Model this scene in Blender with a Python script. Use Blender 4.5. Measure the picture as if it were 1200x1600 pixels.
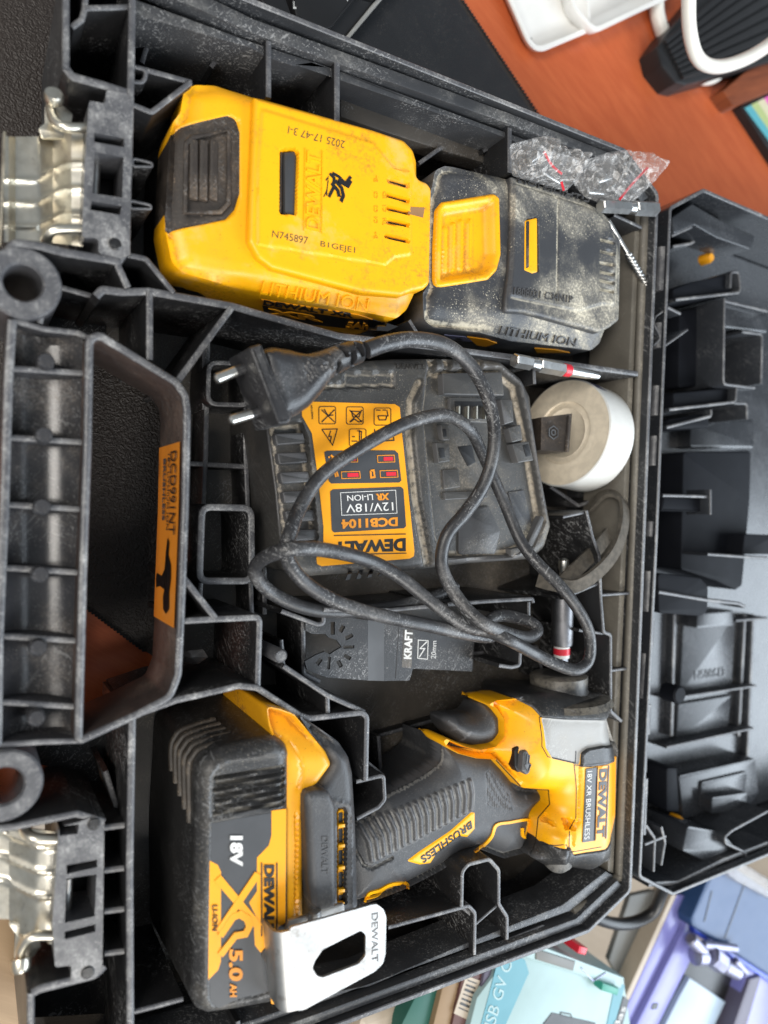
import bpy, bmesh, math, random
import numpy as np
from mathutils import Vector, Matrix
from mathutils.geometry import delaunay_2d_cdt, tessellate_polygon
random.seed(7); rng = np.random.default_rng(7)
for o in list(bpy.data.objects): bpy.data.objects.remove(o, do_unlink=True)
sc = bpy.context.scene
C = sc.collection
R = math.radians
# ------------------------------------------------------------------ camera
F_PX, CXP, CYP, CH = 1144.0, 600.0, 800.0, 0.289
AX = np.array([.8694, .0157, .4940]); AX /= np.linalg.norm(AX)
AZ = np.array([-.4938, -.0002, .8690]); AZ -= AX*AX.dot(AZ); AZ /= np.linalg.norm(AZ)
AY = np.cross(AZ, AX)
CAM = np.array([0., 0., CH])
cd = bpy.data.cameras.new('camera'); cam = bpy.data.objects.new('camera', cd); C.objects.link(cam)
M = Matrix.Identity(4)
for i in range(3):
    M[i][0] = AX[i]; M[i][1] = AY[i]; M[i][2] = AZ[i]; M[i][3] = CAM[i]
cam.matrix_world = M
cd.sensor_fit = 'VERTICAL'; cd.sensor_height = 32.0; cd.lens = 32.0*F_PX/1600.0
cd.clip_start = .01; cd.clip_end = 20
cd.dof.use_dof = True; cd.dof.focus_distance = .35; cd.dof.aperture_fstop = 5.0
sc.camera = cam
# ------------------------------------------------------------------ light: room by a window
w = bpy.data.worlds.new('World'); sc.world = w; w.use_nodes = True
wb = w.node_tree.nodes['Background']; wb.inputs[0].default_value = (.80, .90, 1.0, 1); wb.inputs[1].default_value = .28
def area(name, loc, tgt, sx, sy, power, col):
    l = bpy.data.lights.new(name, 'AREA'); l.shape = 'RECTANGLE'; l.size = sx; l.size_y = sy; l.energy = power; l.color = col
    o = bpy.data.objects.new(name, l); C.objects.link(o); o.location = loc
    o.rotation_euler = (Vector(tgt)-Vector(loc)).to_track_quat('-Z', 'Y').to_euler()
    return o
area('window_light', (1.75, -.80, 1.05), (.3, -.05, 0), 1.9, 1.2, 56, (.80, .90, 1.0))
area('side_window_light', (.1, -1.7, 1.5), (.2, 0, 0), 1.1, .8, 36, (1.0, .97, .92))
area('ceiling_light', (-.95, .1, 1.35), (.15, 0, 0), .7, .7, 20, (1.0, .95, .88))
sc.view_settings.view_transform = 'Standard'; sc.view_settings.look = 'None'
sc.view_settings.exposure = 0.12; sc.view_settings.gamma = 1
# ------------------------------------------------------------------ helpers
def at(px, py, z=0.):
    d = AX*(px-CXP) - AY*(py-CYP) - AZ*F_PX
    t = (z-CAM[2])/d[2]
    return CAM + d*t
def atx(p, z):                         # world xy of a point of the reference seen at height z
    if len(p) == 3: z = p[2]
    v = at(p[0], p[1], z); return (v[0], v[1])
def to_px(x, y, z):
    v = np.stack([x-CAM[0], y-CAM[1], z-CAM[2]], -1)
    a = v@AX; b = v@AY; c = -(v@AZ)
    return CXP+F_PX*a/c, CYP-F_PX*b/c
LOC = {}
def thing(name, label, cat, loc, group=None):
    o = bpy.data.objects.new(name, None); C.objects.link(o); o.location = loc; o.empty_display_size = .02
    o['label'] = label; o['category'] = cat
    if group: o['group'] = group
    LOC[o] = np.array(loc, float); return o
def tag(o, label, cat, group=None, kind=None):
    if label: o['label'] = label
    if cat: o['category'] = cat
    if group: o['group'] = group
    if kind: o['kind'] = kind
    return o
def link(name, verts, faces, mats, parent=None, midx=None, smooth=35, label=None, kind=None):
    v = np.array(verts, float)
    c = (v.min(0)+v.max(0))/2; c[2] = v[:, 2].min()
    me = bpy.data.meshes.new(name); me.from_pydata((v-c).tolist(), [], faces)
    if not isinstance(mats, (list, tuple)): mats = [mats]
    for m in mats: me.materials.append(m)
    if midx is not None: me.polygons.foreach_set('material_index', np.array(midx, dtype=np.int32))
    if smooth:
        me.shade_smooth(); me.set_sharp_from_angle(angle=R(smooth))
    me.update()
    o = bpy.data.objects.new(name, me); C.objects.link(o)
    if parent is not None:
        o.parent = parent; o.location = c-LOC[parent]
    else: o.location = c
    LOC[o] = c
    if label: o['label'] = label
    if kind: o['kind'] = kind
    return o
class MB:
    def __init__(s): s.v = []; s.f = []; s.m = []
    def add(s, v, f, m=0):
        n = len(s.v); s.v += [tuple(map(float, q)) for q in v]
        s.f += [tuple(i+n for i in q) for q in f]
        s.m += list(m) if isinstance(m, (list, tuple, np.ndarray)) else [m]*len(f)
        return s
    def build(s, name, mats, parent=None, **k): return link(name, s.v, s.f, mats, parent, s.m, **k)
def area2(p):
    return .5*sum(p[i][0]*p[(i+1) % len(p)][1]-p[(i+1) % len(p)][0]*p[i][1] for i in range(len(p)))
def fillet(pts, r, n=4, closed=True):
    out = []; N = len(pts)
    for i in range(N):
        if not closed and i in (0, N-1): out.append(tuple(pts[i])); continue
        p = np.array(pts[i]); a = np.array(pts[i-1])-p; b = np.array(pts[(i+1) % N])-p
        la, lb = np.linalg.norm(a), np.linalg.norm(b)
        if la < 1e-7 or lb < 1e-7: continue
        a /= la; b /= lb; cs = max(-1, min(1, a.dot(b))); ang = math.acos(cs)
        if ang > 2.95: out.append(tuple(p)); continue
        t = min(r/math.tan(ang/2), .45*la, .45*lb)
        q0 = p+a*t; q1 = p+b*t
        for k in range(n+1):
            u = k/n; out.append(tuple((1-u)**2*q0+2*u*(1-u)*p+u*u*q1))
    return out
def offs(pts, d, closed=True):          # d>0 goes inward on a ccw polygon (left side)
    P = np.array(pts, float); N = len(P); out = []
    for i in range(N):
        if closed: e0 = P[i]-P[i-1]; e1 = P[(i+1) % N]-P[i]
        else:
            e0 = P[i]-P[i-1] if i > 0 else P[1]-P[0]
            e1 = P[i+1]-P[i] if i < N-1 else P[-1]-P[-2]
        e0 = e0/(np.linalg.norm(e0)+1e-12); e1 = e1/(np.linalg.norm(e1)+1e-12)
        n0 = np.array([-e0[1], e0[0]]); n1 = np.array([-e1[1], e1[0]]); n = n0+n1
        l = n.dot(n)
        n = n0 if l < .2 else n*2/l
        L = np.linalg.norm(n)
        if L > 1.8: n *= 1.8/L
        out.append(P[i]+n*d)
    return np.array(out)
def ccw(p):
    p = [tuple(q) for q in p]
    return p if area2(p) > 0 else p[::-1]
def poly_mesh(p2, z):
    tri = tessellate_polygon([[Vector((a, b, 0)) for a, b in p2]])
    f = []
    for t in tri:
        a, b, c = [p2[i] for i in t]
        s = (b[0]-a[0])*(c[1]-a[1])-(b[1]-a[1])*(c[0]-a[0])
        f.append(tuple(t) if s > 0 else tuple(t[::-1]))
    return f
def prism2(mb, p2, zt, zb, bev=.0008, m=0, mtop=None, open_bottom=False):
    p = ccw(p2); N = len(p); mtop = m if mtop is None else mtop
    rings = [(0, zb), (0, zt-bev), (bev*.3, zt-bev*.3), (bev, zt)] if bev else [(0, zb), (0, zt)]
    vs = []; fs = []; ms = []
    for d, z in rings:
        q = offs(p, d) if d else np.array(p); vs += [(a, b, z) for a, b in q]
    for k in range(len(rings)-1):
        for i in range(N):
            j = (i+1) % N; fs.append((k*N+i, k*N+j, (k+1)*N+j, (k+1)*N+i)); ms.append(m if k == 0 else mtop)
    b = (len(rings)-1)*N
    for t in poly_mesh([v[:2] for v in vs[b:]], 0): fs.append(tuple(i+b for i in t)); ms.append(mtop)
    if not open_bottom:
        for t in poly_mesh(p, 0): fs.append(tuple(t[::-1])); ms.append(m)
    mb.add(vs, fs, ms); return mb
def prism(mb, px, zt, zb, bev=.0008, m=0, mtop=None, r=0, zm=None, n=4):
    """px: outline in reference coordinates seen at height zm (zt by default)"""
    p = [atx(q, zt if zm is None else zm) for q in px]
    if r: p = fillet(ccw(p), r, n)
    return prism2(mb, p, zt, zb, bev, m, mtop)
def wall2(mb, path, zt, zb, th=.0021, closed=False, mside=0, mtop=1, c=.0004, draft=.0):
    P = [np.array(q, float) for q in path]; N = len(P)
    prof = [(-th/2-draft, zb), (-th/2, zt-c), (-th/2+c, zt), (th/2-c, zt), (th/2, zt-c), (th/2+draft, zb)]
    vs = []
    for d, z in prof:
        z_ = z
        vs += [(a, b, z_) for a, b in offs(P, d, closed)]
    fs = []; ms = []
    for k in range(5):
        for i in range(N if closed else N-1):
            j = (i+1) % N; fs.append((k*N+i, (k+1)*N+i, (k+1)*N+j, k*N+j)); ms.append(mside if k in (0, 4) else mtop)
    if not closed:
        fs.append(tuple(k*N for k in range(5, -1, -1))); ms.append(mside)
        fs.append(tuple(k*N+N-1 for k in range(6))); ms.append(mside)
    # face normals outward
    fs = [f[::-1] for f in fs]
    mb.add(vs, fs, ms); return mb
def wall(mb, px, zt, zb, th=.0021, closed=False, r=.002, zm=None, n=3, **k):
    p = [atx(q, zt if zm is None else zm) for q in px]
    if r: p = fillet(p, r, n, closed)
    return wall2(mb, p, zt, zb, th, closed, **k)
def catmull(P, n=8, closed=False):
    P = [np.array(p, float) for p in P]; out = []; N = len(P)
    for i in range(N if closed else N-1):
        g = (lambda k: P[k % N]) if closed else (lambda k: P[min(max(k, 0), N-1)])
        p0, p1, p2, p3 = g(i-1), g(i), g(i+1), g(i+2)
        for k in range(n):
            t = k/n; out.append(.5*((2*p1)+(-p0+p2)*t+(2*p0-5*p1+4*p2-p3)*t*t+(-p0+3*p1-3*p2+p3)*t**3))
    if not closed: out.append(P[-1])
    return np.array(out)
def tube(mb, P, r, n=12, m=0, flat=1.0, up=(0, 0, 1), caps=True, jit=0):
    P = np.array(P, float); N = len(P); T = np.gradient(P, axis=0); T /= np.linalg.norm(T, axis=1)[:, None]+1e-12
    rr = np.full(N, r) if np.isscalar(r) else np.array(r)
    vs = []; up = np.array(up, float); s_prev = None
    for i in range(N):
        s = np.cross(T[i], up)
        if np.linalg.norm(s) < .15: s = s_prev if s_prev is not None else np.cross(T[i], (1, 0, 0))
        s /= np.linalg.norm(s); s_prev = s; u = np.cross(s, T[i])
        for k in range(n):
            a = 2*math.pi*k/n; vs.append(P[i]+s*math.cos(a)*rr[i]+u*math.sin(a)*rr[i]*flat)
    fs = []
    for i in range(N-1):
        for k in range(n):
            l = (k+1) % n; fs.append((i*n+k, i*n+l, (i+1)*n+l, (i+1)*n+k))
    if caps: fs.append(tuple(range(n))[::-1]); fs.append(tuple((N-1)*n+k for k in range(n)))
    mb.add(vs, fs, m); return mb
def lathe(mb, A, axis, prof, n=24, m=0, m_list=None, caps=True):
    """prof: (distance along axis, radius)"""
    A = np.array(A, float); d = np.array(axis, float); d /= np.linalg.norm(d)
    s = np.cross(d, (0, 0, 1)) if abs(d[2]) < .9 else np.cross(d, (1, 0, 0)); s /= np.linalg.norm(s); u = np.cross(s, d)
    vs = []
    for h, r in prof:
        for k in range(n):
            a = 2*math.pi*k/n; vs.append(A+d*h+(s*math.cos(a)+u*math.sin(a))*max(r, 1e-5))
    fs = []; ms = []
    for i in range(len(prof)-1):
        for k in range(n):
            l = (k+1) % n; fs.append((i*n+k, i*n+l, (i+1)*n+l, (i+1)*n+k)); ms.append(m if m_list is None else m_list[i])
    if caps:
        fs.append(tuple(range(n))[::-1]); ms.append(ms[0]); fs.append(tuple((len(prof)-1)*n+k for k in range(n))); ms.append(ms[-1])
    mb.add(vs, fs, ms); return mb
def box(mb, lo, hi, m=0):
    (a, b, c), (d, e, f) = lo, hi
    v = [(a, b, c), (d, b, c), (d, e, c), (a, e, c), (a, b, f), (d, b, f), (d, e, f), (a, e, f)]
    mb.add(v, [(0, 3, 2, 1), (4, 5, 6, 7), (0, 1, 5, 4), (1, 2, 6, 5), (2, 3, 7, 6), (3, 0, 4, 7)], m); return mb
def hexa(mb, b4, t4, m=0, mtop=None):   # bottom and top quads, 3-D points in matching order
    mt = m if mtop is None else mtop
    mb.add(list(b4)+list(t4), [(0, 3, 2, 1), (4, 5, 6, 7), (0, 1, 5, 4), (1, 2, 6, 5), (2, 3, 7, 6), (3, 0, 4, 7)], [m, mt, m, m, m, m]); return mb
def inside(P, X, Y):
    r = np.zeros(len(X), bool); n = len(P)
    for i in range(n):
        x1, y1 = P[i]; x2, y2 = P[(i+1) % n]
        if y1 == y2: continue
        c = ((y1 > Y) != (y2 > Y)) & (X < (x2-x1)*(Y-y1)/(y2-y1)+x1); r ^= c
    return r
def dist(P, X, Y, closed=True):
    d = np.full(len(X), 1e9); n = len(P)
    for i in range(n if closed else n-1):
        a = np.array(P[i]); b = np.array(P[(i+1) % n]); ab = b-a; L = ab.dot(ab)+1e-18
        t = np.clip(((X-a[0])*ab[0]+(Y-a[1])*ab[1])/L, 0, 1)
        d = np.minimum(d, np.hypot(X-a[0]-t*ab[0], Y-a[1]-t*ab[1]))
    return d
def resample(P, s, closed=True):
    out = []; n = len(P)
    for i in range(n if closed else n-1):
        a = np.array(P[i]); b = np.array(P[(i+1) % n]); k = max(1, int(round(np.linalg.norm(b-a)/s)))
        for j in range(k): out.append(tuple(a+(b-a)*j/k))
    if not closed: out.append(tuple(P[-1]))
    return out
def smoothstep(a, b, x):
    t = np.clip((x-a)/(b-a), 0, 1); return t*t*(3-2*t)
def dome(outline, ztop, zbot, Rr, names, mats, parent, regions=(), hf=None, r=.003, zm=None, step=.0012, Rz=None, draft=0., smooth=40, belly=None, inset=.002, zbf=None, zf=None):
    zf = (ztop if zm is None else zm) if zf is None else zf
    """A rounded solid: flat or domed top from an outline, skirt down to zbot.  regions cut it into named parts
    (name, outline, material, height offset); hf(px,py) adds relief."""
    zm = ztop if zm is None else zm; Rz = Rr if Rz is None else Rz
    O = ccw([atx(q, zm) for q in outline]); O = fillet(O, r, 5) if r else O
    O = resample(O, step*1.3); O = [p for i, p in enumerate(O) if np.linalg.norm(np.array(p)-np.array(O[i-1])) > step*.3]
    pts = list(O); nO = len(O); edges = [(i, (i+1) % nO) for i in range(nO)]
    OA = np.array(O)
    extra = []
    for th in (12, 28, 48, 68):
        d = Rr*(1-math.cos(R(th)))
        q = offs(O, d); ok = inside(O, q[:, 0], q[:, 1]) & (dist(O, q[:, 0], q[:, 1]) > d*.9)
        extra.append(q[ok])
    lo, hi = OA.min(0), OA.max(0)
    gx, gy = np.meshgrid(np.arange(lo[0], hi[0], step), np.arange(lo[1], hi[1], step))
    gx[::2] += step/2
    gx = gx.ravel(); gy = gy.ravel()
    ok = inside(O, gx, gy); gx = gx[ok]; gy = gy[ok]; ok = dist(O, gx, gy) > min(Rr*.65, step*3); gx = gx[ok]; gy = gy[ok]
    regs = []
    for rg in regions:
        q = ccw([atx(p, zf) for p in rg[1]]); q = fillet(q, rg[4] if len(rg) > 4 else .0015, 3); q = resample(q, step)
        ins = inside(O, np.array(q)[:, 0], np.array(q)[:, 1])
        n0 = len(pts)
        pts += q
        edges += [(n0+i, n0+(i+1) % len(q)) for i in range(len(q)) if ins[i] and ins[(i+1) % len(q)]]
        for dd_ in (.0005, .0011):
            for sg in (1, -1):
                w_ = offs(q, dd_*sg); k_ = inside(O, w_[:, 0], w_[:, 1]) & (dist(O, w_[:, 0], w_[:, 1]) > .0008) & (dist(q, w_[:, 0], w_[:, 1]) > dd_*.85); extra.append(w_[k_])
        regs.append(q)
    for e in extra: pts += [tuple(p) for p in e]
    pts += list(zip(gx, gy))
    pp = np.array(pts)
    ok = inside(O, pp[:, 0], pp[:, 1]) | (np.arange(len(pp)) < nO)
    idx = np.cumsum(ok)-1; edges = [(int(idx[a]), int(idx[b])) for a, b in edges if ok[a] and ok[b]]; pp = pp[ok]
    res = delaunay_2d_cdt([Vector((a, b)) for a, b in pp], edges, [list(range(nO))], 1, 1e-6)
    V = np.array([tuple(v) for v in res[0]]); Fc = [tuple(f) for f in res[2]]
    X, Y = V[:, 0], V[:, 1]
    d = dist(O, X, Y); dc = np.clip(d, 0, Rr)
    Z = ztop-Rz*(1-np.sqrt(np.clip(1-((Rr-dc)/Rr)**2, 0, 1)))
    fx = np.array([f[0] for f in Fc]); cen = V[np.array([f[:3] for f in Fc])].mean(1)
    reg = np.zeros(len(Fc), int)
    for k, q in enumerate(regs):
        reg[inside(q, cen[:, 0], cen[:, 1])] = k+1
        off = regions[k][3] if len(regions[k]) > 3 else 0
        if off:
            s = np.where(inside(q, X, Y), 1, -1)*dist(q, X, Y)
            Z = Z+off*smoothstep(-.0001, .0009, s)
    if hf is not None:
        PX, PY = to_px(X, Y, np.full(len(X), zf)); Z = Z+hf(PX, PY)*smoothstep(0, .002, d)
    V3 = np.column_stack([X, Y, Z])
    # boundary loop of the result
    cnt = {}
    for f in Fc:
        for i in range(len(f)): cnt[(f[i], f[(i+1) % len(f)])] = 1
    be = [e for e in cnt if (e[1], e[0]) not in cnt]
    verts = V3.tolist(); faces = [list(f) for f in Fc]; regl = list(reg)
    low = {}; edge_reg = {}
    for fi, f in enumerate(Fc):
        for i in range(len(f)): edge_reg[(f[i], f[(i+1) % len(f)])] = regl[fi]
    cO = OA.mean(0)
    for a, b in be:
        for v in (a, b):
            if v not in low:
                low[v] = len(verts); q = V[v]+(V[v]-cO)/np.linalg.norm(V[v]-cO)*draft
                verts.append((q[0], q[1], zbot))
        zq = belly if belly is not None else zbot
        faces.append([b, a, low[a], low[b]]); regl.append(edge_reg[(a, b)])
    if zbf is not None:
        for v in low:
            q_ = to_px(np.array([V[v][0]]), np.array([V[v][1]]), np.array([zm])); verts[low[v]] = (verts[low[v]][0], verts[low[v]][1], zbf(q_[0][0], q_[1][0]))
    if belly is not None:
        nv = {}
        for a, b in be:
            e = V[b]-V[a]; nn = np.array([-e[1], e[0]])/(np.linalg.norm(e)+1e-9); nv[a] = nv.get(a, 0)+nn; nv[b] = nv.get(b, 0)+nn
        l2 = {}
        for v in low:
            verts[low[v]] = (V[v][0], V[v][1], belly); nn = nv[v]/(np.linalg.norm(nv[v])+1e-9); l2[v] = len(verts)
            verts.append((V[v][0]+nn[0]*inset, V[v][1]+nn[1]*inset, zbot if zbf is None else zbf(*[float(c_[0]) for c_ in to_px(np.array([V[v][0]]), np.array([V[v][1]]), np.array([zm]))])))
        for a, b in be: faces.append([low[b], low[a], l2[a], l2[b]]); regl.append(edge_reg[(a, b)])
    objs = []
    allr = [(names, mats)]+[(q[0], q[2]) for q in regions]
    regl = np.array(regl)
    for k, (nm, mt) in enumerate(allr):
        sel = [faces[i] for i in np.nonzero(regl == k)[0]]
        if not sel: objs.append(None); continue
        used = sorted({i for f in sel for i in f}); mp = {u: i for i, u in enumerate(used)}
        sm = smooth
        objs.append(link(nm, [verts[u] for u in used], [tuple(mp[i] for i in f) for f in sel], mt, parent, smooth=sm))
    return objs
def sample_top(z, px, py): return at(px, py, z)
def text(s, bl, br, tr, tl, parent, mat, name='lettering', z=None, th=.0003, shear=0., bold=0., n=3):
    """flat lettering stretched over four corners of a real face (pixels seen at height z, or 3-D points)"""
    cu = bpy.data.curves.new('t', 'FONT'); cu.body = s; cu.resolution_u = n; cu.offset = 0 if 'M' in cu.body else bold; cu.shear = shear
    ob = bpy.data.objects.new('t', cu); C.objects.link(ob)
    dg = bpy.context.evaluated_depsgraph_get(); dg.update()
    me = bpy.data.meshes.new_from_object(ob.evaluated_get(dg))
    v = np.zeros(len(me.vertices)*3); me.vertices.foreach_get('co', v); v = v.reshape(-1, 3)
    faces = [tuple(p.vertices) for p in me.polygons]
    bpy.data.objects.remove(ob); bpy.data.curves.remove(cu); bpy.data.meshes.remove(me)
    lo, hi = v.min(0), v.max(0); u = (v[:, 0]-lo[0])/(hi[0]-lo[0]); t = (v[:, 1]-lo[1])/(hi[1]-lo[1])
    Q = []
    for c in (bl, br, tr, tl):
        if z is not None: Q.append(at(c[0], c[1], z))
        elif isinstance(c, np.ndarray): Q.append(c)
        else: Q.append(at(*c))
    u = u[:, None]; t = t[:, None]
    P = Q[0]*(1-u)*(1-t)+Q[1]*u*(1-t)+Q[2]*u*t+Q[3]*(1-u)*t
    nn = np.cross(Q[1]-Q[0], Q[3]-Q[0]); nn /= np.linalg.norm(nn)
    P = P+nn*th
    # keep only top faces; give small thickness
    N = len(P); vs = list(P)+list(P-nn*th*1.5)
    cnt = {}
    for f in faces:
        for i in range(len(f)): cnt[(f[i], f[(i+1) % len(f)])] = 1
    side = [(b, a, a+N, b+N) for (a, b) in cnt if (b, a) not in cnt]
    return link(name, vs, faces+side, mat, parent, smooth=0)
def decal(mb, px, z, th=.00025, m=0, r=0):
    p = [atx(q, z) for q in px]
    if r: p = fillet(ccw(p), r, 3)
    return prism2(mb, p, z+th, z-.0004, 0, m)
def stroke(mb, px, wpx, z, th=.0003, m=0, closed=False, smooth=False):
    p = [at(q[0], q[1], z)[:2] for q in px]
    if smooth: p = list(catmull(p, 5, closed))
    wm = np.linalg.norm(at(px[0][0]+wpx, px[0][1], z)-at(px[0][0], px[0][1], z))*.85
    return wall2(mb, p, z+th, z-.0003, wm, closed, 0, 0, c=.00005) if False else _strip(mb, p, wm, z, th, closed, m)
def _strip(mb, p, wm, z, th, closed, m):
    a = offs(p, wm/2, closed); b = offs(p, -wm/2, closed); N = len(p)
    vs = [(q[0], q[1], z+th) for q in a]+[(q[0], q[1], z+th) for q in b]+[(q[0], q[1], z-.0003) for q in a]+[(q[0], q[1], z-.0003) for q in b]
    fs = []
    for i in range(N if closed else N-1):
        j = (i+1) % N; fs += [(N+i, N+j, j, i), (2*N+i, i, j, 2*N+j), (3*N+j, N+j, N+i, 3*N+i)]
    mb.add(vs, fs, m); return mb

from mathutils.bvhtree import BVHTree
def surf_of(root):
    bpy.context.view_layer.update(); V = []; F = []
    def walk(o, off):
        off = off+np.array(o.location)
        if o.type == 'MESH':
            n = len(V); V.extend([tuple(np.array(v.co)+off) for v in o.data.vertices]); F.extend([tuple(i+n for i in p.vertices) for p in o.data.polygons])
        for c in o.children: walk(c, off)
    walk(root, np.zeros(3)); return BVHTree.FromPolygons(V, F)
def hit(bv, px, py, zf):
    d = AX*(px-CXP)-AY*(py-CYP)-AZ*F_PX; d = d/np.linalg.norm(d)
    r = bv.ray_cast(Vector(CAM), Vector(d))
    if r[0] is None: return at(px, py, zf), np.array([0, 0, 1.])
    n = np.array(r[1]); n = n if n.dot(d) < 0 else -n
    return np.array(r[0]), n
def drape(bv, vpx, faces, mat, parent, name, off=.0004, zf=0., grid_n=None):
    H = [hit(bv, x, y, zf) for x, y in vpx]; P = np.array([h[0] for h in H]); Nn = np.array([h[1] for h in H])
    N = len(P); cnt = {(f[i], f[(i+1) % len(f)]) for f in faces for i in range(len(f))}
    fs = [tuple(f) for f in faces]+[(b, a, a+N, b+N) for a, b in cnt if (b, a) not in cnt]
    return link(name, np.vstack([P+Nn*off, P-Nn*.0005]), fs, mat, parent, smooth=0)
def orient(v, f):
    out = []
    for q in f:
        a, b, c = v[q[0]], v[q[1]], v[q[2]]
        out.append(tuple(q) if (b[0]-a[0])*(c[1]-a[1])-(b[1]-a[1])*(c[0]-a[0]) < 0 else tuple(q[::-1]))   # y of the picture runs down
    return out
def drape_text(bv, s_, bl, br, tr, tl, mat, parent, off=.0004, zf=0., bold=0., name='lettering'):
    cu = bpy.data.curves.new('t', 'FONT'); cu.body = s_; cu.resolution_u = 3; cu.offset = 0 if 'M' in cu.body else bold
    ob = bpy.data.objects.new('t', cu); C.objects.link(ob); dg = bpy.context.evaluated_depsgraph_get(); dg.update()
    me = bpy.data.meshes.new_from_object(ob.evaluated_get(dg)); bm = bmesh.new(); bm.from_mesh(me)
    x1 = max(q.co.x for q in bm.verts)
    for k in range(1, int(x1/.15)+1): bmesh.ops.bisect_plane(bm, geom=bm.verts[:]+bm.edges[:]+bm.faces[:], plane_co=(k*.15+.0137, 0, 0), plane_no=(1, 0, 0), dist=1e-5)
    for k in (.17, .37, .57): bmesh.ops.bisect_plane(bm, geom=bm.verts[:]+bm.edges[:]+bm.faces[:], plane_co=(0, k, 0), plane_no=(0, 1, 0), dist=1e-5)
    bmesh.ops.triangulate(bm, faces=bm.faces)
    v = np.array([tuple(q.co) for q in bm.verts]); bm.verts.index_update(); f = [tuple(q.index for q in g.verts) for g in bm.faces]; bm.free()
    bpy.data.objects.remove(ob); bpy.data.curves.remove(cu); bpy.data.meshes.remove(me)
    lo, hi = v.min(0), v.max(0); u = ((v[:, 0]-lo[0])/(hi[0]-lo[0]))[:, None]; t = ((v[:, 1]-lo[1])/(hi[1]-lo[1]))[:, None]
    q = [np.array(c[:2], float) for c in (bl, br, tr, tl)]
    P = q[0]*(1-u)*(1-t)+q[1]*u*(1-t)+q[2]*u*t+q[3]*(1-u)*t
    return drape(bv, P, orient(P, f), mat, parent, name, off, zf)
def drape_poly(bv, pts, mat, parent, name='decal', off=.0003, zf=0., st=4.5):
    q = ccw(pts); q = resample(q, st); lo, hi = np.min(q, 0), np.max(q, 0); gx, gy = np.meshgrid(np.arange(lo[0], hi[0], st), np.arange(lo[1], hi[1], st)); gx = gx.ravel(); gy = gy.ravel()
    ok = inside(q, gx, gy); gx, gy = gx[ok], gy[ok]; ok = dist(q, gx, gy) > st*.4
    pp = list(q)+list(zip(gx[ok], gy[ok])); res = delaunay_2d_cdt([Vector(p) for p in pp], [(i, (i+1) % len(q)) for i in range(len(q))], [list(range(len(q)))], 1, 1e-5)
    v = [tuple(a) for a in res[0]]; return drape(bv, v, orient(v, [tuple(f) for f in res[2]]), mat, parent, name, off, zf)
def drape_stroke(bv, pts, w, mat, parent, name='trim_line', off=.0004, zf=0., smooth=False):
    p = [tuple(a) for a in pts]
    if smooth: p = [tuple(a[:2]) for a in catmull([(a[0], a[1], 0) for a in p], 5)]
    p = resample(p, 4, False); a = offs(p, w/2, False); b = offs(p, -w/2, False); N = len(p); v = [tuple(x) for x in a]+[tuple(x) for x in b]
    return drape(bv, v, orient(v, [(i, i+1, N+i+1, N+i) for i in range(N-1)]), mat, parent, name, off, zf)
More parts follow.
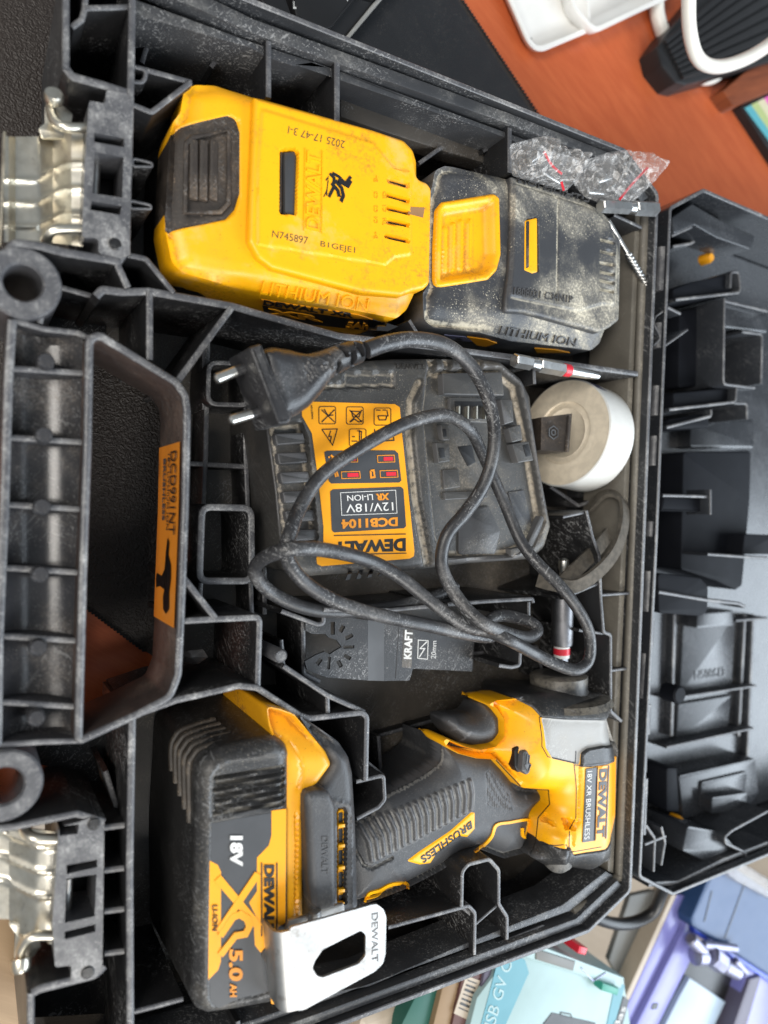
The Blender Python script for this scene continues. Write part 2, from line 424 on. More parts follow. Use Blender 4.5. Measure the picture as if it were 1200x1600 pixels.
# ------------------------------------------------------------------ materials
def lin(h):
    h = h.lstrip('#'); c = [int(h[i:i+2], 16)/255 for i in (0, 2, 4)]
    return tuple(x/12.92 if x <= .04045 else ((x+.055)/1.055)**2.4 for x in c)+(1,)
class NT:
    def __init__(s, name):
        s.m = bpy.data.materials.new(name); s.m.use_nodes = True; s.t = s.m.node_tree; s.b = s.t.nodes['Principled BSDF']
        s.co = s.t.nodes.new('ShaderNodeTexCoord').outputs['Object']
    def n(s, typ, **k):
        nd = s.t.nodes.new('ShaderNode'+typ)
        for a, b in k.items(): setattr(nd, a, b)
        return nd
    def l(s, a, b): s.t.links.new(a, b)
    def noise(s, scale, detail=4, rough=.6, vec=None, stretch=None, rot=(0, 0, 0), dist=0):
        v = vec or s.co
        if stretch or any(rot):
            mp = s.n('Mapping'); s.l(v, mp.inputs[0]); mp.inputs['Rotation'].default_value = rot
            mp2 = s.n('Mapping'); s.l(mp.outputs[0], mp2.inputs[0]); mp2.inputs['Scale'].default_value = stretch or (1, 1, 1); v = mp2.outputs[0]
        nd = s.n('TexNoise'); s.l(v, nd.inputs['Vector']); nd.inputs['Scale'].default_value = scale
        nd.inputs['Detail'].default_value = detail; nd.inputs['Roughness'].default_value = rough; nd.inputs['Distortion'].default_value = dist
        return nd.outputs['Fac']
    def ramp(s, f, a, b, lo=0., hi=1.):
        nd = s.n('MapRange', interpolation_type='SMOOTHSTEP'); s.l(f, nd.inputs[0])
        for i, x in enumerate((a, b, lo, hi)): nd.inputs[i+1].default_value = x
        return nd.outputs[0]
    def math(s, op, a, b=None):
        nd = s.n('Math', operation=op)
        for i, x in enumerate((a, b)):
            if x is None: continue
            if isinstance(x, (int, float)): nd.inputs[i].default_value = x
            else: s.l(x, nd.inputs[i])
        return nd.outputs[0]
    def mix(s, f, a, b):
        nd = s.n('Mix', data_type='RGBA')
        if isinstance(f, (int, float)): nd.inputs[0].default_value = f
        else: s.l(f, nd.inputs[0])
        for i, x in ((6, a), (7, b)):
            if isinstance(x, tuple): nd.inputs[i].default_value = x
            else: s.l(x, nd.inputs[i])
        return nd.outputs[2]
    def up(s, a, b):
        g = s.n('NewGeometry'); sp = s.n('SeparateXYZ'); s.l(g.outputs['Normal'], sp.inputs[0]); return s.ramp(sp.outputs[2], a, b)
    def bump(s, h, strength=.3, dist=.001):
        b = s.n('Bump'); b.inputs['Strength'].default_value = strength; b.inputs['Distance'].default_value = dist; s.l(h, b.inputs['Height']); s.l(b.outputs[0], s.b.inputs['Normal'])
    def put(s, color=None, rough=None, metal=None, spec=None):
        for k, x in (('Base Color', color), ('Roughness', rough), ('Metallic', metal), ('Specular IOR Level', spec)):
            if x is None: continue
            if isinstance(x, (int, float, tuple)): s.b.inputs[k].default_value = x
            else: s.l(x, s.b.inputs[k])
        return s.m
def plastic(name, base, base2, dust=(.16, .145, .125, 1), amt=.6, speck=.5, scratch=.5, rough=.45, updust=True, grain=1400, bump=.25, patch=40, sc_col=None, cav=0.):
    t = NT(name)
    c = t.mix(t.noise(patch*.6, 3), base, base2)
    big = t.ramp(t.noise(patch, 7, .65), .42, .75)
    fine = t.ramp(t.noise(800, 4, .75), .47, .62)
    wipe = t.ramp(t.noise(16, 4, .6, stretch=(1, 6, 2), rot=(0, .3, .8), dist=.6), .36, .62, .25, 1.)
    big = t.math('MULTIPLY', big, wipe)
    sp = t.ramp(t.noise(1300, 2, .6), .62, .68)
    m = t.math('MULTIPLY', t.math('ADD', t.math('MULTIPLY', big, .35), t.math('MULTIPLY', t.math('MULTIPLY', big, fine), .65)), amt)
    sm = t.ramp(t.noise(patch*1.7, 3), .4, .6)
    m = t.math('MAXIMUM', m, t.math('MULTIPLY', t.math('MULTIPLY', sp, sm), speck))
    if updust: m = t.math('MULTIPLY', m, t.up(-.2, .9))
    c = t.mix(m, c, dust)
    rg = t.math('ADD', t.math('MULTIPLY', m, .35), t.math('ADD', rough-.08, t.math('MULTIPLY', t.noise(110, 5), .16)))
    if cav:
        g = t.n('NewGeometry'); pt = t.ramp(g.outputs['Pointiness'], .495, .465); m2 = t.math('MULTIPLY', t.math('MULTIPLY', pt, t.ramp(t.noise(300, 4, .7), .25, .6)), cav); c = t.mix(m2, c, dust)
        ed = t.math('MULTIPLY', t.ramp(g.outputs['Pointiness'], .52, .57), .35); c = t.mix(ed, c, (.20, .20, .21, 1))  # edge shine painted as paler grey on convex edges
    if scratch:
        s = None
        for rz, st in ((.5, (1, 26, 26)), (-.7, (1, 34, 34)), (1.4, (1, 30, 30)), (2.3, (1, 40, 40))):
            q = t.ramp(t.noise(34, 2, .5, stretch=st, rot=(rz*.6, rz*.8, rz)), .645, .68); s = q if s is None else t.math('MAXIMUM', s, q)
        s = t.math('MULTIPLY', t.math('MULTIPLY', s, t.ramp(t.noise(28, 3), .42, .60)), scratch)
        c = t.mix(s, c, sc_col or (.22, .22, .22, 1))
    h = t.noise(grain, 3, .6)
    t.bump(h, bump, .0006)
    return t.put(c, rg)
K1, K2 = (.010, .010, .011, 1), (.022, .022, .023, 1)
m_case = plastic('case_plastic', (.007, .007, .0075, 1), (.015, .015, .016, 1), dust=(.22, .20, .18, 1), amt=.38, speck=.4, scratch=1., rough=.34, patch=28)
m_case_floor = plastic('case_floor_plastic', (.030, .028, .026, 1), (.085, .075, .064, 1), dust=(.26, .22, .175, 1), amt=.8, speck=.7, scratch=.6, rough=.34, patch=16)
m_worn_glint = plastic('worn_glint_case_edge', (.030, .031, .035, 1), (.11, .11, .118, 1), dust=(.55, .54, .52, 1), amt=.9, speck=.6, scratch=1., rough=.34, patch=75)  # real scuffs, with the edges' caught light painted in as paler tone
m_rim = plastic('scuffed_case_rim', (.018, .019, .022, 1), (.060, .062, .066, 1), dust=(.32, .31, .29, 1), amt=.8, speck=.5, scratch=1, rough=.34, patch=45)
m_hand = plastic('handle_plastic', (.020, .021, .024, 1), (.040, .040, .044, 1), dust=(.24, .21, .18, 1), amt=.8, speck=.5, scratch=.6, rough=.20, patch=22, bump=.1)
m_hole = plastic('handle_opening_wall', (.018, .016, .016, 1), (.05, .036, .032, 1), dust=(.2, .14, .11, 1), amt=.8, speck=.2, scratch=.2, rough=.33, patch=30, updust=False)  # brown reflection painted into the black wall's colour
m_lid = plastic('lid_plastic', (.016, .018, .021, 1), (.028, .030, .035, 1), dust=(.16, .17, .19, 1), amt=.3, speck=.2, scratch=.3, rough=.26, bump=.05)
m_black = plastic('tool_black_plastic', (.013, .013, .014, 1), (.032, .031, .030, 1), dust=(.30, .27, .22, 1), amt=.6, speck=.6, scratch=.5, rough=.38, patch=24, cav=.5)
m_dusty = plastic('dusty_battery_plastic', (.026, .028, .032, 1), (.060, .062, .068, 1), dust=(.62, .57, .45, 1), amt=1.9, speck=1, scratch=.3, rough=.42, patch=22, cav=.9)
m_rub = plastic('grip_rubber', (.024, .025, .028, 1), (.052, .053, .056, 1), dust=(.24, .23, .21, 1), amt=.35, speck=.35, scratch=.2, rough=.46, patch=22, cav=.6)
m_brown = plastic('grimy_brown_plastic', (.016, .012, .010, 1), (.040, .032, .026, 1), dust=(.22, .16, .11, 1), amt=.8, speck=.8, scratch=.3, rough=.5, updust=False)
m_cable = plastic('cable_rubber', (.014, .014, .015, 1), (.040, .040, .043, 1), dust=(.30, .29, .28, 1), amt=.8, speck=.35, scratch=.9, rough=.33, patch=45)
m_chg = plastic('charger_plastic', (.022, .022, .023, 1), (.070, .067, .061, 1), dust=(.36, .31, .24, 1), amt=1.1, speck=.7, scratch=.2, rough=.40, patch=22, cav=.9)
def yellow(name, a, b, grime=.8, rough=.36):
    t = NT(name)
    c = t.mix(t.noise(50, 4), a, b)
    g = t.math('MULTIPLY', t.math('MULTIPLY', t.ramp(t.noise(38, 7, .7), .50, .72), t.ramp(t.noise(500, 4, .7), .40, .7)), grime)
    c = t.mix(g, c, (.20, .085, .02, 1))
    s = t.ramp(t.noise(1300, 2), .69, .72); c = t.mix(t.math('MULTIPLY', s, grime*.8), c, (.06, .03, .012, 1))
    pale = t.math('MULTIPLY', t.ramp(t.noise(22, 6, .7, rot=(.5, .2, 1)), .56, .70), grime*.55); c = t.mix(pale, c, (.75, .48, .20, 1))
    gg = t.n('NewGeometry'); pt = t.math('MULTIPLY', t.ramp(gg.outputs['Pointiness'], .495, .462), t.ramp(t.noise(260, 5, .7), .30, .62)); c = t.mix(t.math('MULTIPLY', pt, min(.45, grime*.5)), c, (.22, .10, .03, 1))
    t.bump(t.noise(1500, 2), .06, .0004)
    return t.put(c, t.math('ADD', rough, t.math('MULTIPLY', g, .4)))
m_yel = yellow('yellow_plastic', (.95, .46, .003, 1), (.88, .39, .003, 1))
m_yeld = yellow('grimy_yellow_plastic', (.85, .40, .008, 1), (.70, .30, .010, 1), grime=1.0)
m_lab = yellow('orange_label', (.88, .37, .010, 1), (.84, .34, .010, 1), grime=.15, rough=.30)
m_stick = yellow('orange_sticker', (.80, .27, .02, 1), (.70, .23, .02, 1), grime=.6, rough=.45)
def simple(name, col, rough=.5, metal=0., bumpv=0, scale=300, var=.15, spec=None):
    t = NT(name); c2 = tuple(x*(1-var) for x in col[:3])+(1,); c = t.mix(t.ramp(t.noise(scale*.2, 5), .35, .65), col, c2)
    if bumpv: t.bump(t.noise(scale, 3), bumpv, .0006)
    return t.put(c, t.math('ADD', rough-.05, t.math('MULTIPLY', t.noise(scale*.3, 4), .1)), metal, spec)
def metal(name, col, col2, rough=.28, brush=None, stain=.3):
    t = NT(name); c = t.mix(t.ramp(t.noise(70, 6, .7), .42, .68), col, col2)
    st = t.math('MULTIPLY', t.ramp(t.noise(120, 5, .7), .58, .68), stain); c = t.mix(st, c, (.12, .08, .05, 1))
    if brush: t.bump(t.noise(60, 3, stretch=brush), .12, .0005)
    else: t.bump(t.noise(90, 3), .05, .0006)
    return t.put(c, t.math('ADD', rough, t.math('MULTIPLY', t.noise(200, 5), .22)), 1.0)
m_zinc = metal('zinc_plated_steel', (.76, .72, .62, 1), (.60, .55, .45, 1), .24)
m_hook = metal('bright_belt_hook_steel', (.50, .50, .49, 1), (.38, .38, .37, 1), .36, stain=.35)
m_steel = metal('bit_steel', (.62, .62, .61, 1), (.42, .41, .39, 1), .22)
m_dsteel = metal('dark_bit_steel', (.20, .20, .21, 1), (.11, .11, .115, 1), .33)
m_pin = metal('plug_pin_steel', (.80, .78, .72, 1), (.62, .60, .55, 1), .2, stain=.05)
m_alu = plastic('worn_aluminium_housing', (.36, .355, .34, 1), (.24, .235, .22, 1), dust=(.40, .36, .30, 1), amt=.6, speck=.4, scratch=.6, rough=.42, sc_col=(.5, .5, .48, 1))
m_blade = plastic('black_oxide_blade', (.020, .021, .023, 1), (.035, .035, .037, 1), dust=(.25, .24, .23, 1), amt=.35, speck=.7, scratch=.8, rough=.36)
m_red = simple('red_ring', (.65, .02, .04, 1), .35)
m_ink = simple('black_ink', (.014, .014, .015, 1), .40)
m_panel = simple('charcoal_label_panel', (.050, .053, .058, 1), .38)
m_inkg = simple('grey_ink', (.12, .085, .03, 1), .5)
m_white = simple('white_print', (.70, .70, .68, 1), .5)
m_orange = simple('orange_print', (.75, .27, .01, 1), .45)
m_emb = simple('embossed_plastic', (.06, .06, .062, 1), .5)
m_dark = simple('deep_black_plastic', (.006, .006, .007, 1), .5)
m_navy = simple('lid_block_plastic', (.005, .006, .009, 1), .65, spec=.15)
m_tape = simple('white_tape_side', (.66, .66, .63, 1), .35, bumpv=.15, scale=500, var=.06)
m_tapef = simple('tan_tape_face', (.84, .74, .58, 1), .6, bumpv=.1, scale=900, var=.14)
m_smear = simple('violet_smudge', (.16, .16, .26, 1), .4)
m_chalk = simple('white_ceramic_dish', (.78, .77, .74, 1), .12, var=.03)
m_wcab = simple('white_cable', (.78, .76, .70, 1), .35, var=.08)
m_stitch = simple('mat_stitching', (.012, .012, .012, 1), .9)
m_strap = simple('grey_brown_webbing', (.11, .095, .075, 1), .8, bumpv=.8, scale=1600, var=.4)
m_amber = simple('amber_plug', (.85, .36, .01, 1), .4)
def leather():
    t = NT('black_desk_mat_leather'); v = t.n('TexVoronoi'); v.feature = 'SMOOTH_F1'; v.inputs['Scale'].default_value = 900
    w_ = t.n('Mix', data_type='VECTOR'); w_.inputs[0].default_value = .004
    nz = t.n('TexNoise'); nz.inputs['Scale'].default_value = 300; t.l(t.co, nz.inputs['Vector']); t.l(t.co, w_.inputs[4]); t.l(nz.outputs['Color'], w_.inputs[5])
    t.l(w_.outputs[1], v.inputs['Vector'])
    h = t.math('ADD', v.outputs['Distance'], t.math('MULTIPLY', t.noise(900, 3), .5))
    t.bump(h, .55, .0012)
    s = t.math('MULTIPLY', t.ramp(t.noise(800, 1), .72, .75), .25)
    return t.put(t.mix(s, t.mix(t.noise(9, 3), (.022, .016, .013, 1), (.040, .030, .024, 1)), (.25, .22, .2, 1)), .50)
m_leather = leather()
m_mat = plastic('smooth_mat', (.010, .011, .013, 1), (.016, .017, .020, 1), amt=.1, speck=.5, scratch=0, rough=.55, bump=.35, grain=2500)
def wood(name, a, b, c3, sc=1., rot=.6, rough=.32):
    t = NT(name)
    g = t.noise(14*sc, 8, .65, stretch=(1, 7, 1), rot=(0, 0, rot), dist=1.2)
    f = t.noise(70*sc, 4, .6, stretch=(1, 14, 1), rot=(0, 0, rot))
    c = t.mix(t.ramp(g, .3, .7), a, b); c = t.mix(t.math('MULTIPLY', t.ramp(f, .45, .75), .45), c, c3)
    sp = t.math('MULTIPLY', t.ramp(t.noise(500, 1), .78, .80), .3); c = t.mix(sp, c, (.6, .5, .4, 1))
    t.bump(f, .05, .0004)
    return t.put(c, rough)
m_wood = wood('reddish_cherry_desk', (.50, .115, .038, 1), (.42, .085, .027, 1), (.55, .15, .05, 1))
m_wood2 = wood('brown_wood_board', (.22, .060, .022, 1), (.13, .034, .014, 1), (.28, .08, .03, 1), rot=-.4)
m_beige = wood('beige_side_table', (.34, .27, .20, 1), (.28, .22, .16, 1), (.38, .31, .24, 1), sc=.5, rough=.4)
m_tan = wood('tan_wooden_top', (.33, .22, .12, 1), (.26, .17, .09, 1), (.38, .26, .15, 1), sc=.5, rough=.5)
def film():
    t = NT('clear_plastic_film')
    t.bump(t.noise(90, 5, .7, dist=1.0), .8, .004)
    t.b.inputs['Roughness'].default_value = .10; t.b.inputs['Transmission Weight'].default_value = 0
    t.b.inputs['Base Color'].default_value = (.90, .89, .88, 1)
    t.l(t.ramp(t.noise(150, 6, .7, dist=2.0), .48, .70, .10, .65), t.b.inputs['Alpha']); return t.m
m_film = film()
def glassy():
    t = NT('clear_shard'); t.b.inputs['Base Color'].default_value = (.45, .43, .42, 1); t.b.inputs['Roughness'].default_value = .12
    t.b.inputs['Alpha'].default_value = .45; t.bump(t.noise(120, 4), .5, .002); return t.m
m_shard = glassy()
def flat(name, col, rough=.4): return simple(name, col, rough, var=.05)

m_ridge = plastic('dusty_lit_ridge_plastic', (.024, .02, .017, 1), (.06, .05, .04, 1), dust=(.34, .27, .20, 1), amt=.9, speck=.8, scratch=.3, rough=.5, updust=False)  # brown dust, lightened to stand in for light on this end
# ------------------------------------------------------------------ setting: desk, mat
ZD = -.088
FL = -.062
def slab(name, px, zt, zb, mat, bev=.0008, kind='structure', parent=None, r=0, label=None):
    mb = MB(); prism(mb, px, zt, zb, bev, r=r); o = mb.build(name, mat, parent, label=label)
    if kind: o['kind'] = kind
    return o
mb = MB(); box(mb, (-3, -3, -.80), (4, 3, -.76)); mb.build('floor', m_beige)['kind'] = 'structure'
slab('desk', [(-900, -900), (2600, -900), (2200, 900), (1040, 900), (640, 1250), (40, 1250), (-900, 1250)], ZD, ZD-.03, m_wood, .001)
slab('side_table', [(-900, 1262), (40, 1262), (640, 1262), (1044, 912), (2200, 912), (2700, 2600), (-900, 2600)], ZD-.004, ZD-.03, m_beige, .001)
slab('tan_wood_sheet', [(-900, 1266), (52, 1266), (52, 2300), (-900, 2300)], ZD-.001, ZD-.003, m_tan, .0005)  # thin tan sheet laid over the left part of the side table
lm = slab('desk_mat', [(-900, -900), (560, -900), (722, 0), (843, 183), (985, 395), (900, 900), (420, 1150), (228, 1018), (130, 945), (-900, 200)], ZD+.0025, ZD+.0003, m_leather, .0006, kind=None)
tag(lm, 'black grained leather desk mat under the tool case and keyboard', 'desk mat')
mb = MB(); mp_ = slab('smooth_sheet', [(470, -260), (560, -120), (716, 0), (836, 183), (985, 395), (880, 500), (380, 60)], ZD+.0032, ZD+.0026, m_mat, .0003, kind=None, parent=lm)  # sheet added where the same mat looks darker and smoother
for a, b in (((722, 0), (985, 395)), ((228, 1018), (130, 945))):
    mb = MB()
    P = np.array(a, float); Q = np.array(b, float); n_ = int(np.linalg.norm(Q-P)/6)
    for i in range(n_):
        q = P+(Q-P)*(i+.5)/n_; c = at(q[0], q[1], ZD+.0025); box(mb, c-np.array([.0010, .0006, .002]), c+np.array([.0010, .0006, .0006]))
    mb.build('stitching', m_stitch, lm)['kind'] = 'stuff'
# ------------------------------------------------------------------ the tool case
case = thing('tool_case', 'open black plastic tool case with carry handle and metal latches', 'tool case', tuple(at(600, 830, 0)[:2])+(ZD+.003,))
CM = [m_case, m_worn_glint]
RC = [0]
def rib(px, zt=-.003, zb=None, th=.0021, closed=False, r=.002, mats=None, name='rib', parent=None, zm=0, draft=.0, n=3):
    RC[0] += 1; zt = zt-.00011*(RC[0] % 7)
    mb = MB(); wall(mb, px, zt, (FL if zb is None else zb)-.00011*(RC[0] % 5), th, closed, r, zm=zt if zm is None else zt, n=n, draft=draft)
    return mb.build(name, mats or CM, parent or case, smooth=50)
OUT = [(205, -200), (130, -105), (103, -60), (102, 105), (112, 118), (200, 142)]
outer = [(103, 108), (103, -60), (130, -105), (977, 235), (1028, 303), (985, 1392), (920, 1455), (527, 1603), (90, 1772), (48, 1740), (48, 1552)]
mb = MB(); wall(mb, outer, .0, ZD+.004, .0024, r=.004, draft=.0); mb.build('shell_wall', [m_rim, m_worn_glint], case)
def slabc(name, px, zt, zb, mat, zm=None, bev=.0005, r=0):
    mb = MB(); prism(mb, px, zt, zb, bev, r=r, zm=zm); return mb.build(name, mat, case)
slabc('tray_floor', [(206, -120), (977, 237), (1026, 305), (983, 1390), (918, 1453), (206, 1722), (206, 1165), (290, 1120), (325, 1060), (335, 640), (312, 570), (206, 515)], FL, FL-.002, m_case_floor, zm=0)
slabc('pocket_floor', [(104, -60), (204, -100), (204, 515), (140, 485), (100, 480), (92, 398), (190, 410), (195, 150), (104, 106)], -.055, -.057, m_case, zm=0)
slabc('pocket_floor', [(204, 1180), (204, 1720), (50, 1738), (50, 1553), (165, 1528), (165, 1282), (60, 1265), (30, 1210), (124, 1205)], -.055, -.057, m_case, zm=0)
# rim: band with groove, top side and bottom side and hinge side
def band(name, pxo, pxi, zt, zb, mat, bev=.0006):
    mb = MB(); prism(mb, list(pxo)+list(pxi)[::-1], zt, zb, bev, zm=0); return mb.build(name, mat, case)
band('rim_ledge', [(210, -72), (400, 21), (800, 170), (973, 239), (1022, 305)], [(210, -42), (400, 45), (800, 188), (963, 250), (1010, 312)], -.0035, -.012, m_rim)
band('rim_ledge', [(207, -20), (400, 52), (520, 92), (797, 196), (955, 256), (1004, 316)], [(207, 6), (400, 62), (425, 78), (470, 92), (500, 88), (522, 96), (797, 205), (948, 264), (994, 320)], -.006, -.040, m_rim)
band('rim_ledge', [(980, 1388), (916, 1450), (527, 1597), (207, 1716)], [(972, 1380), (908, 1440), (527, 1582), (207, 1700)], -.0035, -.012, m_rim)
band('rim_ledge', [(974, 1377), (905, 1434), (527, 1576), (207, 1696)], [(962, 1370), (893, 1424), (770, 1474), (740, 1486), (590, 1552), (527, 1566), (207, 1680)], -.007, -.030, m_rim)
m_bar = plastic('dusty_hinge_ledge', (.09, .082, .068, 1), (.17, .155, .13, 1), dust=(.42, .38, .31, 1), amt=.8, speck=1, scratch=.2, rough=.42, patch=50)
mb = MB(); P = [at(1007, 322, -.008), at(998, 600, -.008), at(990, 850, -.008), at(977, 1150, -.008), at(970, 1300, -.008), at(967, 1368, -.008), at(920, 1412, -.008), at(893, 1424, -.009)]
tube(mb, P, .0030, 12, up=(0, 0, 1)); mb.build('hinge_ledge', m_bar, case)
band('hinge_flange', [(1020, 310), (1008, 600), (998, 850), (985, 1150), (977, 1375)], [(1012, 318), (1000, 600), (990, 850), (976, 1150), (968, 1372)], -.0085, -.040, m_bar)
# front (handle-side) walls
rib([(207, -60), (207, 10), (203, 200), (199, 330), (198, 398)], 0, th=.0026)
rib([(207, 1118), (203, 1350), (204, 1600), (205, 1716)], 0, th=.0028)
rib([(133, 12), (206, 10)], -.001); rib([(103, 106), (113, 119), (160, 132), (206, 146)], 0, th=.0030)
rib([(135, -40), (133, 12), (128, 30), (112, 42)], -.001)
rib([(208, 103), (300, 128)], -.004); rib([(298, 128), (237, 175), (208, 163)], -.004)
rib([(208, 103), (229, 108), (227, 122), (222, 128), (209, 127)], -.003, -.012, th=.0016)
rib([(245, -35), (245, 20), (222, 98)], -.025)
rib([(420, 64), (420, 152)], -.003, th=.0024); rib([(372, 45), (330, 105)], -.022)
rib([(527, 88), (527, 190)], -.003, th=.0028); rib([(797, 200), (797, 270)], -.003, th=.0028)
rib([(527, 182), (560, 196), (640, 220), (700, 240), (797, 268)], -.034)
slabc('tray_shelf', [(532, 132), (532, 182), (600, 206), (700, 238), (795, 266), (795, 215), (700, 186), (600, 154)], -.024, -.034, m_case_floor, bev=.001)
for a, b in (((755, 236), (782, 222)), ((765, 258), (783, 250))): rib([a, b], -.020, -.026, th=.0016)
rib([(655, 255), (690, 230)], -.022); rib([(640, 500), (668, 545)], -.006, th=.0018)
# long divider between the batteries and the charger
rib([(150, 463), (160, 452), (190, 456), (233, 455), (363, 478), (400, 489), (530, 525), (600, 533), (700, 545), (873, 567), (997, 584)], -.002, th=.0030)
rib([(192, 398), (183, 412), (200, 449)], 0, th=.0026); rib([(200, 398), (228, 404), (272, 457)], -.002)
rib([(234, 456), (234, 562)], -.002, th=.0026); rib([(363, 480), (276, 598)], -.002, th=.0026)
rib([(12, 402), (15, 386), (25, 379), (60, 383), (100, 394), (186, 408)], 0, th=.0030, r=.004)
rib([(90, 447), (150, 464)], -.012); rib([(96, 395), (90, 430)], -.02)
for a in ((207, 252, 238, 262), (203, 318, 236, 328)): rib([(a[0], a[1]-6), (a[2], a[3]-8), (a[2], a[3]-2), (a[0], a[3]-3)], -.010, -.05, closed=True, th=.0012)
# right of the handle: floor grid and square pockets
GZ = -.046
for px in ([(326, 470), (322, 700), (312, 960)], [(386, 560), (384, 700), (394, 960)], [(293, 724), (440, 732)], [(320, 640), (320, 480)], [(412, 560), (414, 960)]):
    rib(px, GZ+.004, FL, th=.0024)
rib([(327, 566), (389, 568), (389, 633), (325, 631)], GZ+.012, FL, closed=True, r=.004, th=.0022)
rib([(316, 792), (393, 794), (394, 908), (312, 908)], -.022, FL, closed=True, r=.004, th=.0030, n=4)
rib([(283, 898), (337, 966)], -.002, th=.0026); rib([(282, 971), (330, 968), (403, 965), (406, 972), (403, 1072)], -.002, th=.0026, r=.003)
mb = MB(); lathe(mb, at(403, 1008, -.03), (0, 0, 1), [(0, .0031), (.0275, .0031), (.0285, .0024)], 20); mb.build('screw_post', CM[1], case)
rib([(208, 1119), (277, 1094), (340, 1080), (372, 1072), (402, 1075), (470, 1119), (485, 1123), (566, 1114), (574, 1120), (572, 1220)], 0, th=.0026, r=.004)
rib([(443, 1041), (512, 1087), (570, 1113)], -.001, th=.0022); rib([(512, 1087), (513, 1119)], -.001)
rib([(443, 1041), (440, 1000)], -.03)
rib([(557, 1222), (600, 1212), (602, 1250), (592, 1262), (558, 1280)], -.004, th=.0020, r=.002); rib([(572, 1190), (600, 1213)], -.03)
rib([(296, 1070), (372, 1050)], -.045)
# walls beside handle bottom, lower left pockets
for y in (1290, 1357, 1421, 1487): rib([(163, y+4), (201, y-1)], -.004, th=.0024)
rib([(206, 1583), (286, 1562)], -.003); rib([(165, 1205), (190, 1285), (163, 1292)], -.02)
rib([(50, 1553), (62, 1546), (150, 1524), (163, 1510)], 0, th=.0032, r=.004); rib([(372, 1596), (372, 1640)], -.004)
rib([(163, 1285), (120, 1272), (20, 1293), (-40, 1300)], 0, th=.0026)
# lower right walls
rib([(722, 1417), (723, 1362), (733, 1351), (765, 1343), (780, 1360), (780, 1413), (793, 1433), (793, 1468)], -.002, r=.004, n=4)
rib([(741, 1447), (780, 1413)], -.004, th=.0016); rib([(607, 1450), (733, 1416), (743, 1427), (742, 1492)], -.003, th=.0020, r=.003)
rib([(722, 1417), (738, 1430)], -.006); slabc('tray_shelf', [(607, 1466), (735, 1433), (738, 1486), (607, 1534)], -.040, FL+.001, m_case, bev=.001)
for a, b in (((712, 1430), (731, 1437)), ((705, 1446), (730, 1464)), ((708, 1475), (722, 1486))): rib([a, b], -.034, -.045, th=.0014)
rib([(770, 1480), (850, 1448), (853, 1458)], -.006, th=.0024); rib([(793, 1445), (810, 1400), (853, 1452)], -.045)
# right walls along the hinge
rib([(917, 798), (927, 840), (937, 867), (940, 940), (944, 988), (955, 992), (955, 1112), (972, 1127)], -.004, r=.002)
for a, b in (((940, 930), (984, 927)), ((956, 1048), (979, 1045)), ((917, 800), (880, 808)), ((940, 910), (880, 935)), ((943, 990), (905, 985))): rib([a, b], -.005, th=.0017)
rib([(700, 945), (760, 940), (833, 936), (834, 942)], -.004); rib([(827, 941), (827, 968)], -.005); rib([(814, 1010), (813, 1040), (800, 1043), (780, 1040)], -.01)
rib([(506, 953), (613, 953), (700, 945)], -.010, th=.0020); rib([(613, 953), (613, 975)], -.012); rib([(507, 953), (506, 975), (496, 976), (440, 955)], -.012)
rib([(474, 968), (475, 1052), (500, 1066)], -.030, th=.0024)
rib([(592, 1150), (596, 1210)], -.04); rib([(592, 1150), (700, 1120)], -.055); rib([(960, 335), (1003, 355)], -.004, th=.0020); rib([(975, 370), (1003, 372)], -.02); rib([(835, 575), (836, 600)], -.004)
rib([(960, 348), (980, 400), (985, 440)], -.03); rib([(670, 1030), (840, 1010), (850, 1060)], -.040); rib([(860, 760), (905, 790), (960, 770), (985, 770)], -.035)
rib([(480, 620), (480, 700)], GZ, FL)
# handle: frame round the opening, ribbed panel, pins, rings
hole = [(140, 530), (155, 523), (276, 597), (290, 618), (293, 645), (290, 800), (283, 980), (279, 1055), (266, 1090), (213, 1118), (126, 1158), (123, 1150), (130, 900), (137, 700)]
mb = MB(); wall(mb, hole, .0, -.040, .0030, closed=True, r=.006, n=6, c=.0007); hf_ = mb.build('handle_frame', [m_hole, m_worn_glint], case, smooth=50)
LOC[hf_] = LOC[hf_]
# orange sticker glued inside the opening's right wall
def hp(y, z, t=0.):
    xs = np.interp(y, [645, 800, 980, 1055], [291, 288, 281, 277]); p = at(xs, y, 0.); p[0] -= .0019+t; p[2] = z; return p
mb = MB(); N_ = 14; ys = np.linspace(690, 982, N_); vs = []
for y in ys: vs += [hp(y, -.0015), hp(y, -.0375)]
for y in ys: vs += [hp(y, -.0015, -.0003), hp(y, -.0375, -.0003)]
fs = [(2*i, 2*i+2, 2*i+3, 2*i+1) for i in range(N_-1)]
fs = [f for f in fs]; mb.add(vs, fs); stk = mb.build('sticker', m_stick, case, label='orange printed sticker inside the handle opening')
def stext(s, y0, y1, z0, z1, m=None, bold=.0):
    # reads towards the bottom of the picture, letter tops towards the rim
    text(s, hp(y0, z0, .0008), hp(y1, z0, .0008), hp(y1, z1, .0008), hp(y0, z1, .0008), stk, m or m_ink, bold=bold, th=.0001)
stext('DCD991NT', 703, 836, -.0130, -.0040, bold=.0)
stext('18V LITHIUM ION', 706, 830, -.0175, -.0145); stext('BRUSHLESS', 712, 815, -.0255, -.0215, m_panel, bold=.02); stext('www', 712, 740, -.035, -.0335)
mb = MB()
def sp_poly(pts):
    v = [hp(y, z, .0005) for y, z in pts]+[hp(y, z, .0001) for y, z in pts]; n = len(pts)
    t = tessellate_polygon([[Vector((y, z*4000, 0)) for y, z in pts]]); mb.add(v, [tuple(q) for q in t]+[tuple(q[::-1]) for q in t])
